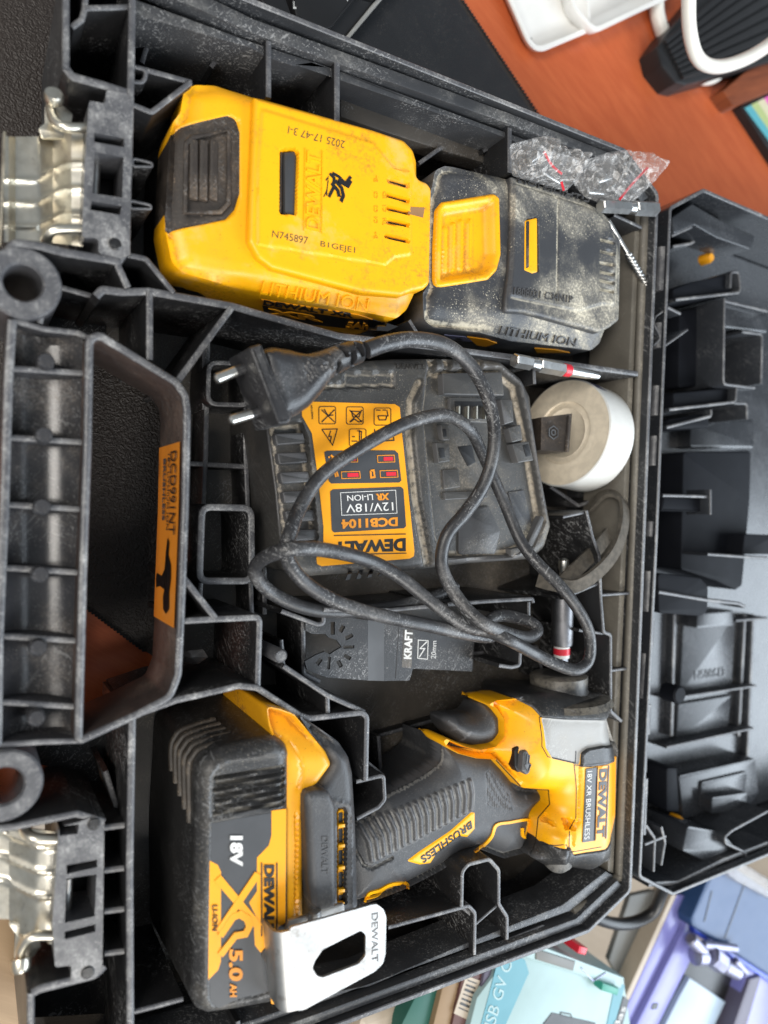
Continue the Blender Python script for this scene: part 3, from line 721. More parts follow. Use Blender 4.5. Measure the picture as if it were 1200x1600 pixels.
sp_poly([(842, -.016), (850, -.013), (870, -.014), (885, -.009), (905, -.008), (930, -.010), (955, -.009), (966, -.014), (960, -.019), (940, -.020), (928, -.018), (925, -.026), (930, -.033), (915, -.034), (905, -.033), (908, -.024), (895, -.019), (868, -.018)])
mb.build('drill_picture', m_ink, stk)
# ribbed panel
pan = [(17, 500), (60, 512), (120, 522), (138, 528), (136, 700), (130, 900), (123, 1152), (60, 1158), (-4, 1165), (-2, 1000), (6, 800), (12, 600)]
m_pan = m_hand
def panhf(px, py): return -.008*np.sin(np.clip((px-5)/125, 0, 1)*math.pi)**.7
o_ = dome(pan, -.006, -.05, .002, 'handle_panel', m_pan, case, hf=lambda px, py: -.010*np.sin(np.clip((px-2)/128, 0, 1)*math.pi)**.6, r=.003, step=.0025)
rib([(19, 500), (13, 600), (7, 800), (-2, 1000), (-4, 1165)], -.001, -.03, th=.0030, mats=[m_hand, m_worn_glint])
for y in (578, 686, 791, 890, 997, 1100):
    x0 = np.interp(y, [500, 1165], [14, -4]); x1 = np.interp(y, [530, 1158], [134, 122])
    rib([(x0, y-3), (x1, y+5)], -.004, -.02, th=.0022, mats=[m_hand, m_worn_glint], draft=.0006)
    mb = MB(); lathe(mb, at(x0+52, y+1, -.022), (0, 0, 1), [(0, .0031), (.0205, .0031), (.0215, .0026)], 20); mb.build('screw_post', [m_hand], case)
rib([(20, 500), (70, 514), (122, 520), (140, 528)], -.004, -.03, mats=[m_hand, m_worn_glint])
rib([(-4, 1165), (60, 1160), (126, 1158)], -.002, -.05, mats=[m_hand, m_worn_glint])
for cx, cy in ((36, 441), (6, 1229)):
    mb = MB(); c = at(cx, cy, -.050); c[:2] = at(cx, cy, 0)[:2]
    lathe(mb, c, (0, 0, 1), [(0, .0128), (.049, .0128), (.050, .0120), (.050, .0072), (.049, .0064), (0, .0064), (0, .0128)], 40, caps=False); mb.build('handle_pivot_ring', [m_worn_glint], case)
rib([(70, 470), (62, 505)], -.004, -.05)
# latch housings
def housing(px, wins, circ, side):
    mb = MB(); prism(mb, px, .0005, -.030, .0008, r=.0015, zm=0)
    o = mb.build('latch_housing', m_worn_glint, case)
    return o
def framed(outline, holes, name, zt, zb, mat, parent=None):
    """plate with real openings"""
    O = ccw([atx(q, 0) for q in outline]); O = fillet(O, .0015, 3); H = [ccw([atx(q, 0) for q in h]) for h in holes]
    pts = list(O); e = [(i, (i+1) % len(O)) for i in range(len(O))]
    for h in H:
        n0 = len(pts); pts += h; e += [(n0+i, n0+(i+1) % len(h)) for i in range(len(h))]
    res = delaunay_2d_cdt([Vector(p) for p in pts], e, [], 1, 1e-7)
    V = np.array([tuple(v) for v in res[0]]); F = [tuple(f) for f in res[2]]; cen = np.array([V[list(f)].mean(0) for f in F])
    ok = inside(O, cen[:, 0], cen[:, 1])
    for h in H: ok &= ~inside(h, cen[:, 0], cen[:, 1])
    F = [f for f, k in zip(F, ok) if k]; N = len(V)
    vs = [(a, b, zt) for a, b in V]+[(a, b, zb) for a, b in V]; fs = list(F)
    cnt = {(f[i], f[(i+1) % len(f)]) for f in F for i in range(len(f))}
    for a, b in cnt:
        if (b, a) not in cnt: fs.append((b, a, a+N, b+N))
    return link(name, vs, fs, mat, parent or case, smooth=0)
h1 = framed([(139, 157), (165, 162), (166, 140), (200, 146), (205, 165), (203, 398), (190, 404), (154, 396), (154, 372), (128, 372), (132, 260)],
            [[(147, 207), (194, 216), (194, 230), (147, 222)], [(148, 238), (193, 246), (191, 309), (145, 302)], [(143, 314), (190, 322), (188, 336), (141, 328)]], 'latch_housing', .0, -.022, m_worn_glint)
h2 = framed([(92, 1292), (122, 1285), (150, 1275), (163, 1282), (160, 1512), (148, 1530), (110, 1538), (112, 1508), (86, 1512), (82, 1440)],
            [[(124, 1288), (121, 1303), (93, 1306), (92, 1291)], [(104, 1352), (152, 1343), (152, 1355), (104, 1366)], [(104, 1373), (151, 1366), (148, 1432), (101, 1442)], [(101, 1456), (149, 1444), (149, 1456), (101, 1468)]], 'latch_housing', .0, -.022, m_worn_glint)
slabc('latch_housing_back', [(139, 160), (200, 150), (203, 398), (154, 394), (132, 370)], -.024, -.050, m_dark, zm=0)
slabc('latch_housing_back', [(92, 1292), (160, 1280), (160, 1512), (110, 1532), (86, 1508)], -.024, -.050, m_dark, zm=0)
for x, y in ((180, 382), (147, 1287), (137, 1519)):
    mb = MB(); lathe(mb, at(x, y, .0), (0, 0, 1), [(-.001, .0023), (.0004, .0023), (.0007, .0019)], 20); mb.build('screw_plug', m_case, case)
for a, b in (((152, 236), (148, 306)), ((107, 1372), (104, 1440))):
    mb = MB(); tube(mb, [at(a[0], a[1], -.010), at(b[0], b[1], -.010)], .0016, 12); mb.build('hinge_pin', m_steel, case)
# steel latches
def latch(outl, lines, bails, ztop, zlow, tipx):
    # sheet: cross-section bent along x, ribs pressed along x
    xs = [q[0] for q in outl]; y0, y1 = outl[0][1], outl[1][1]
def latch_plate(x0, x1, ya, yb, prof, grooves, name='latch_plate', label=None, notch=None):
    """prof(s)->z along the plate (0 left..1 right); ya,yb: functions of s giving the edges"""
    mb = MB(); NX, NY = 34, 60; vs = []
    for i in range(NX+1):
        s = i/NX; px = x0+(x1-x0)*s
        for j in range(NY+1):
            t = j/NY; py = ya(s)+(yb(s)-ya(s))*t; z = prof(s)
            for gy, gs in grooves:
                yy = gy(s); z += .0010*math.exp(-((py-yy)/4.5)**2)*gs
            v = at(px, py, prof(s)); vs.append((v[0], v[1], z))
    vs2 = [(a, b, c-.0009) for a, b, c in vs]; n = len(vs)
    f = []
    for i in range(NX):
        for j in range(NY):
            a = i*(NY+1)+j; f.append((a, a+1, a+NY+2, a+NY+1)); f.append((n+a, n+a+NY+1, n+a+NY+2, n+a+1))
    for i in range(NX):
        for j in (0, NY):
            a = i*(NY+1)+j; f.append((a, a+NY+1, n+a+NY+1, n+a) if j == 0 else (a, n+a, n+a+NY+1, a+NY+1))
    for j in range(NY):
        for i in (0, NX):
            a = i*(NY+1)+j; f.append((a, n+a, n+a+1, a+1) if i == 0 else (a, a+1, n+a+1, n+a))
    mb.add(vs+vs2, [q[::-1] for q in f]); return mb.build(name, m_zinc, lt, label=label, smooth=22)
def interp(xs, ys): return lambda s: float(np.interp(s, xs, ys))
def latch_at(loc):
    t = link('latch', [at(*loc)-.004, at(*loc)+np.array([.004, .004, -.001])], [], m_zinc, case); return t
# upper latch
mb = MB(); tube(mb, [at(128, 212, -.012), at(126, 372, -.012)], .0024, 12); lt = mb.build('latch', m_zinc, case, label='bent zinc plated steel latch at the upper end')
latch_plate(6, 130, interp([0, .04, .45, .47, 1], [207, 214, 213, 208, 205]), interp([0, .5, 1], [378, 378, 385]),
            interp([0, .06, .14, .45, .62, .85, 1], [-.010, -.010, -.016, -.016, -.018, -.010, -.009]),
            [(interp([0, .4, .75, 1], [281+i*36, 283+i*36, 257+i*39, 256+i*40]), 1) for i in range(3)])
mb = MB(); prism(mb, [(70, 166), (80, 157), (100, 166), (114, 178), (112, 190), (118, 205), (120, 216), (66, 216), (60, 200), (70, 192)], -.013, -.0142, .0002, r=.001); mb.build('latch_tab', m_zinc, lt)
mb = MB(); tube(mb, catmull([at(86, 150, -.008), at(80, 160, -.010), at(80, 178, -.008), at(88, 192, -.005), at(104, 199, -.003), at(136, 200, -.004)], 6), .0018, 12); mb.build('latch_wire', m_zinc, lt)
mb = MB(); lathe(mb, at(84, 158, -.008), at(84, 150, -.006)-at(84, 158, -.008), [(0, .0032), (.002, .0036), (.0035, .0030)], 18); mb.build('rivet', m_zinc, lt)
mb = MB(); tube(mb, catmull([at(74, 384, -.010), at(72, 374, -.008), at(80, 362, -.005), at(96, 358, -.004), at(130, 358, -.004)], 6), .0019, 12); mb.build('latch_wire', m_zinc, lt)
mb = MB(); wall(mb, [(7, 205), (3, 300), (0, 384)], -.007, -.014, .0009); mb.build('latch_lip', [m_zinc, m_zinc], lt)
# lower latch
mb = MB(); tube(mb, [at(88, 1310, -.012), at(84, 1470, -.012)], .0024, 12); lt = mb.build('latch', m_zinc, case, label='bent zinc plated steel latch at the lower end')
latch_plate(-60, 88, interp([0, .6, 1], [1290, 1292, 1300]), interp([0, .38, .5, .55, 1], [1420, 1436, 1436, 1458, 1464]),
            interp([0, .3, .5, .8, .9, 1], [-.020, -.020, -.018, -.010, -.009, -.009]),
            [(interp([0, .45, .82, 1], [1292+i*36, 1300+i*38, 1324+i*39, 1323+i*39]), 1) for i in range(3)])
mb = MB(); prism(mb, [(10, 1440), (60, 1446), (64, 1480), (50, 1498), (30, 1504), (22, 1496), (24, 1460)], -.015, -.0162, .0002, r=.001); mb.build('latch_tab', m_zinc, lt)
mb = MB(); tube(mb, catmull([at(34, 1512, -.010), at(32, 1495, -.010), at(34, 1480, -.008), at(44, 1467, -.005), at(60, 1462, -.004), at(86, 1462, -.004)], 6), .0018, 12); mb.build('latch_wire', m_zinc, lt)
mb = MB(); lathe(mb, at(33, 1498, -.010), at(33, 1510, -.009)-at(33, 1498, -.010), [(0, .0036), (.003, .0034), (.0045, .0026)], 18); mb.build('rivet', m_zinc, lt)
mb = MB(); tube(mb, catmull([at(38, 1292, -.010), at(40, 1300, -.008), at(50, 1308, -.005), at(64, 1311, -.004), at(92, 1311, -.004)], 6), .0020, 12); mb.build('latch_wire', m_zinc, lt)
# hinge knuckles
hx = lambda y, o=0: 1028+o-(y-303)*(43/1089)
ks = [(388, 456), (466, 500), (506, 545), (556, 592), (604, 650), (660, 672), (682, 728), (742, 800), (815, 838), (846, 882), (892, 955), (966, 1010), (1020, 1090), (1100, 1146), (1158, 1205), (1215, 1302)]
for i, (a, b) in enumerate(ks):
    mb = MB(); o0, o1 = (3, 15) if i % 2 == 0 else (6, 20)
    P = [at(hx(a, (o0+o1)/2), a, -.006), at(hx(b, (o0+o1)/2), b, -.006)]
    tube(mb, P, .0027 if i % 2 else .0032, 14); mb.build('hinge_knuckle', m_worn_glint, case)
mb = MB(); prism(mb, [(hx(330, 2), 330), (hx(330, 18), 330), (hx(1380, 18), 1380), (hx(1380, 2), 1380)], -.012, -.03, 0, zm=0); mb.build('hinge_strip', m_case, case)
# ------------------------------------------------------------------ lid, folded back flat
LF = -.050
mb = MB(); wall(mb, [(1048, 325), (1100, 297), (1500, 470), (1500, 1212), (1052, 1397), (1000, 1370), (1026, 850)], -.001, ZD+.004, .0022, closed=True, r=.004, draft=.0)
lid = mb.build('lid', [m_lid, m_worn_glint], case)
LM = [m_lid, m_worn_glint]
def lslab(name, px, zt, zb=LF, mat=None, zm=None, bev=.001, r=.002):
    mb = MB(); prism(mb, px, zt, zb, bev, r=r, zm=zm); return mb.build(name, mat or m_lid, lid)
def lrib(px, zt=-.012, zb=LF, th=.0019, closed=False, r=.003, mats=None):
    RC[0] += 1; zt = zt-.00011*(RC[0] % 7)
    mb = MB(); wall(mb, px, zt, zb, th, closed, r, n=4); return mb.build('rib', mats or LM, lid, smooth=50)
lslab('lid_floor', [(1049, 327), (1100, 300), (1498, 472), (1498, 1210), (1052, 1394), (1002, 1369), (1028, 850)], LF, ZD+.006, zm=0, bev=0, r=0)
lslab('corner_shelf', [(1050, 340), (1082, 318), (1128, 345), (1180, 368), (1178, 380), (1172, 390), (1120, 372), (1085, 352), (1052, 366)], -.010, -.030)
lrib([(1050, 368), (1086, 352), (1118, 362)], -.012, -.035); lrib([(1052, 385), (1080, 380), (1125, 350)], -.022)
lslab('lid_block', [(1082, 440), (1140, 428), (1142, 452), (1150, 460), (1085, 470), (1052, 470), (1052, 452)], -.016, mat=m_navy)
lrib([(1056, 468), (1155, 457), (1158, 450), (1155, 424), (1143, 425), (1142, 450)], -.012)
lslab('lid_step', [(1132, 470), (1200, 490), (1200, 520), (1132, 512)], -.02); lrib([(1133, 466), (1131, 600), (1180, 606)], -.010); lrib([(1133, 470), (1200, 486)], -.012); lrib([(1160, 518), (1192, 522), (1190, 600)], -.016)
lslab('lid_block', [(1062, 486), (1126, 474), (1124, 600), (1060, 606)], -.030, mat=m_navy)
lslab('lid_block', [(1052, 614), (1138, 606), (1138, 632), (1052, 640)], -.018, mat=m_navy)
lrib([(1046, 640), (1150, 628), (1152, 606)], -.012); lrib([(1148, 630), (1168, 630), (1168, 655)], -.015)
lrib([(1042, 668), (1112, 650), (1112, 640)], -.014); lslab('lid_block', [(1044, 655), (1108, 645), (1108, 668), (1044, 672)], -.020, mat=m_navy)
lslab('lid_pad', [(1080, 660), (1178, 655), (1178, 700), (1078, 700)], -.040)
lslab('lid_block', [(1068, 706), (1174, 704), (1172, 780), (1166, 850), (1160, 915), (1150, 922), (1120, 908), (1064, 890)], -.024, mat=m_navy, r=.003)
lrib([(1036, 774), (1110, 776)], -.004, -.02); lrib([(1111, 765), (1111, 804)], -.003, -.02); lslab('lid_block', [(1036, 776), (1106, 780), (1106, 800), (1034, 798)], -.010, -.03, mat=m_navy, r=.0005)
lrib([(1106, 866), (1162, 870), (1200, 872)], -.006, -.03); lslab('lid_block', [(1164, 834), (1210, 836), (1210, 866), (1160, 866)], -.012, mat=m_navy, r=.001)
lslab('lid_block', [(1028, 895), (1095, 903), (1107, 916), (1106, 955), (1096, 963), (1030, 958)], -.006, -.03, mat=m_navy, r=.003)
lrib([(1030, 925), (1100, 937), (1155, 943), (1165, 948)], -.004, -.02, th=.0022)
for a in ([(1055, 960), (1050, 1150)], [(1165, 960), (1155, 1150)], [(1178, 960), (1168, 1200)]): lrib(a, LF+.006, th=.003)
for a in ([(1046, 1092), (1182, 1072)], [(1042, 1168), (1178, 1138)], [(1150, 970), (1200, 966)]): lrib(a, -.036, th=.0016)
lslab('lid_pad', [(1068, 965), (1150, 960), (1144, 1075), (1062, 1085)], LF+.003, r=.001); lslab('lid_pad', [(1060, 1100), (1143, 1086), (1138, 1140), (1056, 1160)], LF+.003, r=.001)
lslab('lid_clip', [(1090, 958), (1145, 953), (1147, 978), (1088, 982)], -.035)
text('N508613', (1085, 1062), (1132, 1056), (1132, 1042), (1085, 1048), lid, m_lid, z=LF+.003, th=.0006)
lslab('lid_block', [(1060, 1212), (1180, 1185), (1186, 1240), (1170, 1262), (1068, 1280)], -.032); lslab('lid_pad', [(1096, 1222), (1168, 1205), (1164, 1252), (1094, 1262)], -.0300, -.032)
lslab('lid_clip', [(1112, 1246), (1168, 1238), (1168, 1270), (1112, 1272)], -.022, -.031); lslab('lid_block', [(1042, 1200), (1058, 1200), (1062, 1270), (1042, 1268)], -.03, mat=m_navy)
lrib([(1200, 1268), (1145, 1298), (1133, 1308), (1135, 1318), (1160, 1330), (1168, 1336), (1160, 1346)], -.006, -.04); lslab('lid_block', [(1074, 1290), (1128, 1300), (1160, 1335), (1128, 1358), (1066, 1330)], -.012, r=.003)
lrib([(1010, 1290), (1024, 1310), (1022, 1362)], -.006); lrib([(1034, 1292), (1040, 1316), (1034, 1352)], -.006); lrib([(1008, 1320), (1041, 1307)], -.006)
lrib([(1014, 1382), (1060, 1380), (1130, 1345), (1200, 1318)], -.006, -.04, th=.003)
lrib([(1044, 480), (1064, 490)], -.008, -.02); lrib([(1040, 540), (1075, 515)], -.006, -.02, th=.0014); lrib([(1022, 540), (1034, 528), (1022, 505), (1026, 494), (1040, 484)], -.002, -.006, th=.0010)
mb = MB(); lathe(mb, at(1040, 1080, -.02), (0, 0, 1), [(0, .0055), (.01, .0055), (.011, .0045)], 20); mb.build('screw_post', m_navy, lid)
for x, y in ((1096, 407), (1049, 1278)):
    mb = MB(); lathe(mb, at(x, y, -.036), (0, 0, 1), [(0, .0036), (.006, .0036), (.008, .0024)], 14); mb.build('plug', m_amber, lid)
# ------------------------------------------------------------------ yellow battery
def cv(pts, ox, oy, s): return [(ox+x/s, oy+y/s) for x, y in pts]
def cb(*pts): return cv(pts, 230, 110, 2.553)
def box_of(c, z): p = at(c[0], c[1], z); return (p[0], p[1], z)
def groove(px, py, a, b, w, h):
    """rounded line a-b of half width w in reference pixels"""
    d = dist([a, b], px, py, closed=False); return h*(1-smoothstep(w*.5, w, d))
bat = thing('battery_pack', 'yellow battery pack with worn top plate, charcoal release button and dark marker smear', 'battery', box_of((450, 300), FL+.001), 'loose battery packs in the case')
mb = MB()
ZT = .003
def yhf(px, py):
    # falls away towards the release button and the far edge
    z = -.0055*smoothstep(400, 268, px)
    z = z-.004*smoothstep(430, 475, py-(px-400)*.13)
    q = cb((95, 240), (140, 205), (325, 180), (365, 205), (368, 520), (350, 575), (312, 605), (100, 632)); ins = inside(q, px, py); d_ = dist(q, px, py)
    z = z-.0012*np.where(ins, smoothstep(0, 5, d_), 0)
    return z
cap = cb((160, 55), (200, 40), (280, 42), (420, 92), (460, 100), (900, 225), (1030, 268), (1070, 310), (1085, 360), (1088, 700), (1078, 890), (1050, 950), (1010, 985), (880, 960), (480, 880), (330, 850), (150, 800), (105, 760), (85, 660), (75, 610), (95, 240), (110, 190), (140, 150), (150, 80))
btn = cb((70, 262), (100, 245), (140, 210), (320, 185), (352, 205), (362, 260), (362, 500), (345, 560), (310, 597), (110, 628), (80, 640))
dome(cap, ZT-.004, -.026, .009, 'upper_shell', m_yel, bat, regions=[('release_button', btn, m_brown, .0008, .003)], hf=yhf, r=.006, zm=-.004, step=.0010, Rz=.008, zbf=lambda x, y: -.026-.020*float(smoothstep(330, 400, x)))
# charcoal lower body, a bit inside the yellow shell, label wrap on its side
low = [(262, 215), (300, 150), (420, 150), (640, 225), (652, 260), (650, 440), (630, 490), (400, 455), (285, 432), (262, 400)]
dome(low, -.022, FL+.001, .004, 'lower_shell', m_black, bat, r=.008, zm=-.010, step=.004, draft=-.001)
for k, (z_, o_) in enumerate(((-.024, .001), (-.030, .0016), (-.036, .001))):
    pass
# raised plate
plate = cb((428, 100), (445, 108), (900, 232), (1025, 275), (1062, 315), (1080, 430), (1120, 445), (1138, 470), (1130, 850), (1108, 872), (1066, 880), (1015, 900), (860, 885), (500, 790), (440, 745), (405, 680), (410, 500), (425, 150))
def plhf(px, py):
    z = 0*px
    q = cb((458, 160), (900, 292), (985, 395), (1045, 405), (1050, 735), (985, 745), (950, 775), (440, 695), (440, 400))
    s = np.where(inside(q, px, py), 1, -1)*dist(q, px, py); z = z+.0008*smoothstep(-1, 1.2, s)
    for a, b in (((535, 325), (530, 568)), ((590, 335), (583, 575))): pass
    q = cb((528, 318), (585, 312), (602, 330), (592, 582), (525, 572)); z = z-.0050*np.where(inside(q, px, py), smoothstep(0, 2, dist(q, px, py)), 0)
    for (x0, y0, x1, y1) in ((962, 440, 1036, 460), (960, 500, 1036, 522), (960, 552, 1040, 570), (957, 603, 1036, 618), (955, 664, 1034, 682)):
        a, b = cb((x0, y0), (x1, y1)); z = z-groove(px, py, a, b, 4.0, .0028)
    return z
dome(plate, ZT, -.010, .0022, 'top_plate', m_yel, bat, hf=plhf, r=.0035, zm=ZT, step=.0008)
mb = MB()
for (x0, y0, x1, y1) in ((962, 440, 1036, 460), (960, 500, 1036, 522), (960, 552, 1040, 570), (957, 603, 1036, 618), (955, 664, 1034, 682)):
    mb = MB(); a, b = cb((x0+4, y0), (x1-6, y1)); stroke(mb, [a, b], 5, ZT-.0018, m=0); mb.build('contact_slot', m_dark, bat)
mb = MB(); prism(mb, cb((546, 322), (592, 318), (600, 345), (592, 582), (548, 570)), ZT-.0004, ZT-.008, .0016); mb.build('latch_tongue', m_panel, bat)
mb = MB(); prism(mb, cb((531, 325), (540, 322), (536, 570), (528, 566)), ZT-.001, ZT-.008, .0004); mb.build('latch_spring', m_brown, bat)
for a, b in (((1040, 405), (1040, 350)), ((1046, 545), (1105, 548)), ((1046, 580), (1100, 586))):
    pass
mb = MB(); decal(mb, cb((1046, 545), (1106, 548), (1100, 588), (1040, 572)), ZT, .0002); mb.build('scuffed_patch', simple('scuffed_brown', (.30, .16, .07, 1), .6), bat)
# release button: recessed grip with three bars
def zb(px): return ZT-.0085-.0050*float(np.clip((390-px)/120, 0, 1))
gz = -.0085
mb = MB()
for (x0, y0, x1, y1) in ((172, 300, 172, 530), (212, 302, 210, 535), (252, 305, 250, 535)):
    mb = MB(); a, b = cb((x0, y0), (x1, y1)); c0 = at(a[0], a[1], -.0082); c1 = at(b[0], b[1], -.0082); tube(mb, [c0+(0, 0, .0045), c1+(0, 0, .0045)], .0018, 10, flat=.7); mb.build('grip_bar', m_brown, bat)
mb = MB(); tube(mb, [at(*cb(q_)[0], -.0045+.00002*q_[0]*.4) for q_ in ((155, 290), (150, 570), (290, 565), (325, 530), (325, 240), (180, 265), (155, 290))], .0010, 8, flat=.6); mb.build('button_rim', m_brown, bat)
def T4(f, s, bl, br, tr, tl, par, mat, z, **k): text(s, f(bl)[0], f(br)[0], f(tr)[0], f(tl)[0], par, mat, z=z, **k)
zp = ZT+.0008
T4(cb, 'N745897', (497, 665), (640, 695), (642, 665), (500, 637), bat, m_inkg, zp, th=.0001)
T4(cb, 'B1GEJE1', (690, 708), (828, 736), (830, 706), (692, 680), bat, m_inkg, zp, th=.0001)
T4(cb, '2025 17-47 3-I', (790, 282), (564, 222), (560, 252), (785, 312), bat, m_inkg, zp, th=.0001)
m_yshade = m_yeld
T4(cb, 'DEWALT', (686, 645), (692, 338), (636, 322), (632, 632), bat, m_yel, zp, th=.0007, bold=.01)
mb = MB()
for a, b in (((695, 650), (698, 320)), ((624, 640), (630, 312))):
    mb = MB(); p = cb(a, b); stroke(mb, p, 1.2, zp, .0004); mb.build('embossed_line', m_yel, bat)
for t_, x, y in (('B-', 905, 420), ('ID', 940, 485), ('C3', 905, 485), ('C1', 940, 540), ('C2', 905, 540), ('TH', 940, 592), ('C4', 905, 585), ('B+', 905, 645)):
    T4(cb, t_, (x, y+25), (x, y), (x-0, y), (x, y+25), bat, m_yeld, zp) if False else T4(cb, t_, (x+14, y+26), (x+14, y), (x, y), (x, y+26), bat, m_yeld, zp, th=.0003)
for p_, w_ in ((((728, 412), (745, 430), (742, 470), (724, 506)), 5), (((712, 440), (722, 425), (715, 500)), 2), (((738, 410), (765, 425), (790, 452), (812, 424)), 5), (((750, 440), (775, 470), (782, 500), (772, 525)), 6), (((760, 440), (800, 462), (812, 440)), 6), (((735, 450), (760, 480), (765, 505)), 6), (((704, 505), (716, 480), (722, 440)), 1.5)):
    mb = MB(); stroke(mb, cb(*p_), w_, zp, .0001+.00003*w_); mb.build('marker_smear', m_ink, bat)
# lettering on the sloping lower side (faces the bottom of the picture)
def side(c, z): return at(c[0], c[1], z)
def sd(x, y, z): p = cb((x, y))[0]; return (p[0], p[1], z)
bv = surf_of(bat); q2 = lambda *p: cb(*p)
drape_poly(bv, cb((458, 930), (900, 992), (1000, 1022), (960, 1040), (880, 1035), (640, 1010), (470, 978)), m_ink, bat, 'side_label', .0003)
drape_poly(bv, cb((456, 912), (840, 972), (900, 992), (800, 986), (458, 934)), m_lab, bat, 'side_label_band', .0004)
bv = surf_of(bat)
drape_text(bv, 'LITHIUM ION', *cb((450, 885), (876, 962), (886, 910), (462, 838)), m_yel, bat, .0009, bold=.008)
drape_text(bv, 'DEWALT XR', *cb((462, 934), (820, 986), (825, 970), (466, 916)), m_ink, bat, .0003, bold=.03)
drape_text(bv, 'XR', *cb((480, 972), (700, 1003), (690, 980), (480, 948)), m_lab, bat, .0004, bold=.04)
drape_text(bv, '5Ah', *cb((790, 1026), (880, 1032), (885, 1008), (800, 1002)), m_lab, bat, .0004, bold=.04)
# ------------------------------------------------------------------ black battery
def cdn(*pts): return cv(pts, 640, 230, 3.333)
bb = thing('battery_pack', 'black battery pack dusted with tan powder, with a bright orange-yellow release button', 'battery', box_of((820, 400), FL+.001), 'loose battery packs in the case')
ZB = -.003
cap = cdn((165, 95), (215, 72), (260, 78), (480, 130), (530, 145), (880, 250), (1000, 308), (1055, 370), (1075, 480), (1072, 860), (1050, 945), (1030, 1010), (985, 1050), (870, 1035), (560, 1000), (400, 955), (160, 930), (105, 890), (100, 740), (120, 720), (125, 250), (150, 180))
btn2 = cdn((160, 310), (190, 270), (440, 241), (468, 262), (475, 560), (455, 640), (412, 688), (150, 722), (152, 500))
def bhf(px, py):
    z = -.0045*smoothstep(798, 690, px)
    z = z-.003*smoothstep(472, 505, py-(px-700)*.12)
    ins = inside(btn2, px, py); d_ = dist(btn2, px, py)
    q = cdn((205, 345), (395, 325), (400, 590), (210, 615)); iq = np.where(inside(q, px, py), 1, -1)*dist(q, px, py)
    z = z+np.where(ins, -.0042*smoothstep(6, 20, d_)*1, 0)
    for a, b in (((225, 400), (225, 620)), ((265, 380), (262, 620)), ((303, 370), (300, 620)), ((343, 370), (340, 610))):
        a, b = cdn(a, b); z = z+groove(px, py, a, b, 4.0, .0012)
    return z
dome(cap, ZB-.003, -.030, .008, 'upper_shell', m_dusty, bb, regions=[('release_button', btn2, m_yel, .0010, .0035)], hf=bhf, r=.006, zm=-.006, step=.0011, Rz=.007)
low = [(682, 275), (720, 262), (900, 310), (960, 340), (962, 480), (940, 535), (800, 520), (690, 505)]
dome(low, -.026, FL+.001, .004, 'lower_shell', m_black, bb, r=.006, zm=-.012, step=.004)
plate = cdn((530, 150), (545, 152), (880, 258), (985, 315), (1050, 372), (1062, 420), (1105, 480), (1096, 900), (1045, 940), (990, 965), (870, 932), (600, 862), (498, 858), (500, 790), (520, 640), (532, 400))
def pl2(px, py):
    q = cdn((545, 195), (760, 262), (960, 330), (1040, 400), (1075, 520), (1065, 820), (1000, 815), (880, 850), (600, 790), (520, 770), (535, 600)); s = np.where(inside(q, px, py), 1, -1)*dist(q, px, py)
    z = .0009*smoothstep(-1, 1.2, s)
    q = cdn((603, 380), (662, 368), (666, 655), (600, 640)); z = z-.004*np.where(inside(q, px, py), smoothstep(0, 1.5, dist(q, px, py)), 0)
    for y in (488, 548, 605, 655, 700, 745):
        a, b = cdn((995, y-4), (1055, y+8)); z = z-groove(px, py, a, b, 3.4, .0022)
    z = z-groove(px, py, *cdn((767, 262), (760, 800)), 2.0, .0005)
    return z
dome(plate, ZB, -.012, .0020, 'top_plate', m_dusty, bb, hf=pl2, r=.003, zm=ZB, step=.0008)
mb = MB(); prism(mb, cdn((600, 382), (665, 366), (667, 650), (640, 658), (598, 640)), ZB+.0012, ZB-.008, .0006, r=.0008); mb.build('latch_tongue', m_yel, bb)
for p in (cdn((606, 388), (622, 384), (620, 625), (606, 632)),):
    mb = MB(); decal(mb, p, ZB+.0012, .0002, r=.0004); mb.build('latch_gap', m_brown, bb)
zp = ZB+.0009
T4(cdn, '1808031 C34N1P', (540, 768), (845, 812), (848, 775), (545, 728), bb, m_emb, zp, th=.0005)
T4(cdn, 'LITHIUM ION', (462, 968), (858, 1032), (868, 992), (478, 928), bb, m_emb, ZB-.0075, th=.0006) if False else None
def sb(x, y, z): p = cdn((x, y))[0]; return (p[0], p[1], z)
bv = surf_of(bb)
drape_text(bv, 'LITHIUM ION', *cdn((462, 975), (858, 1038), (870, 996), (478, 930)), m_emb, bb, .0010, bold=.008)
drape_text(bv, 'LITHIUM ION', *cdn((930, 288), (560, 185), (565, 158), (935, 262)), m_emb, bb, .0008, bold=.008)
for q in (((300, 985), (400, 998), (455, 1018), (395, 1036), (350, 1028)), ((650, 1044), (760, 1052), (835, 1068), (665, 1068)), ((180, 975), (290, 985), (330, 1010), (240, 1004))):
    drape_poly(bv, cdn(*q), m_lab if q[0][0] > 200 else m_smear, bb, 'side_decal', .0004)
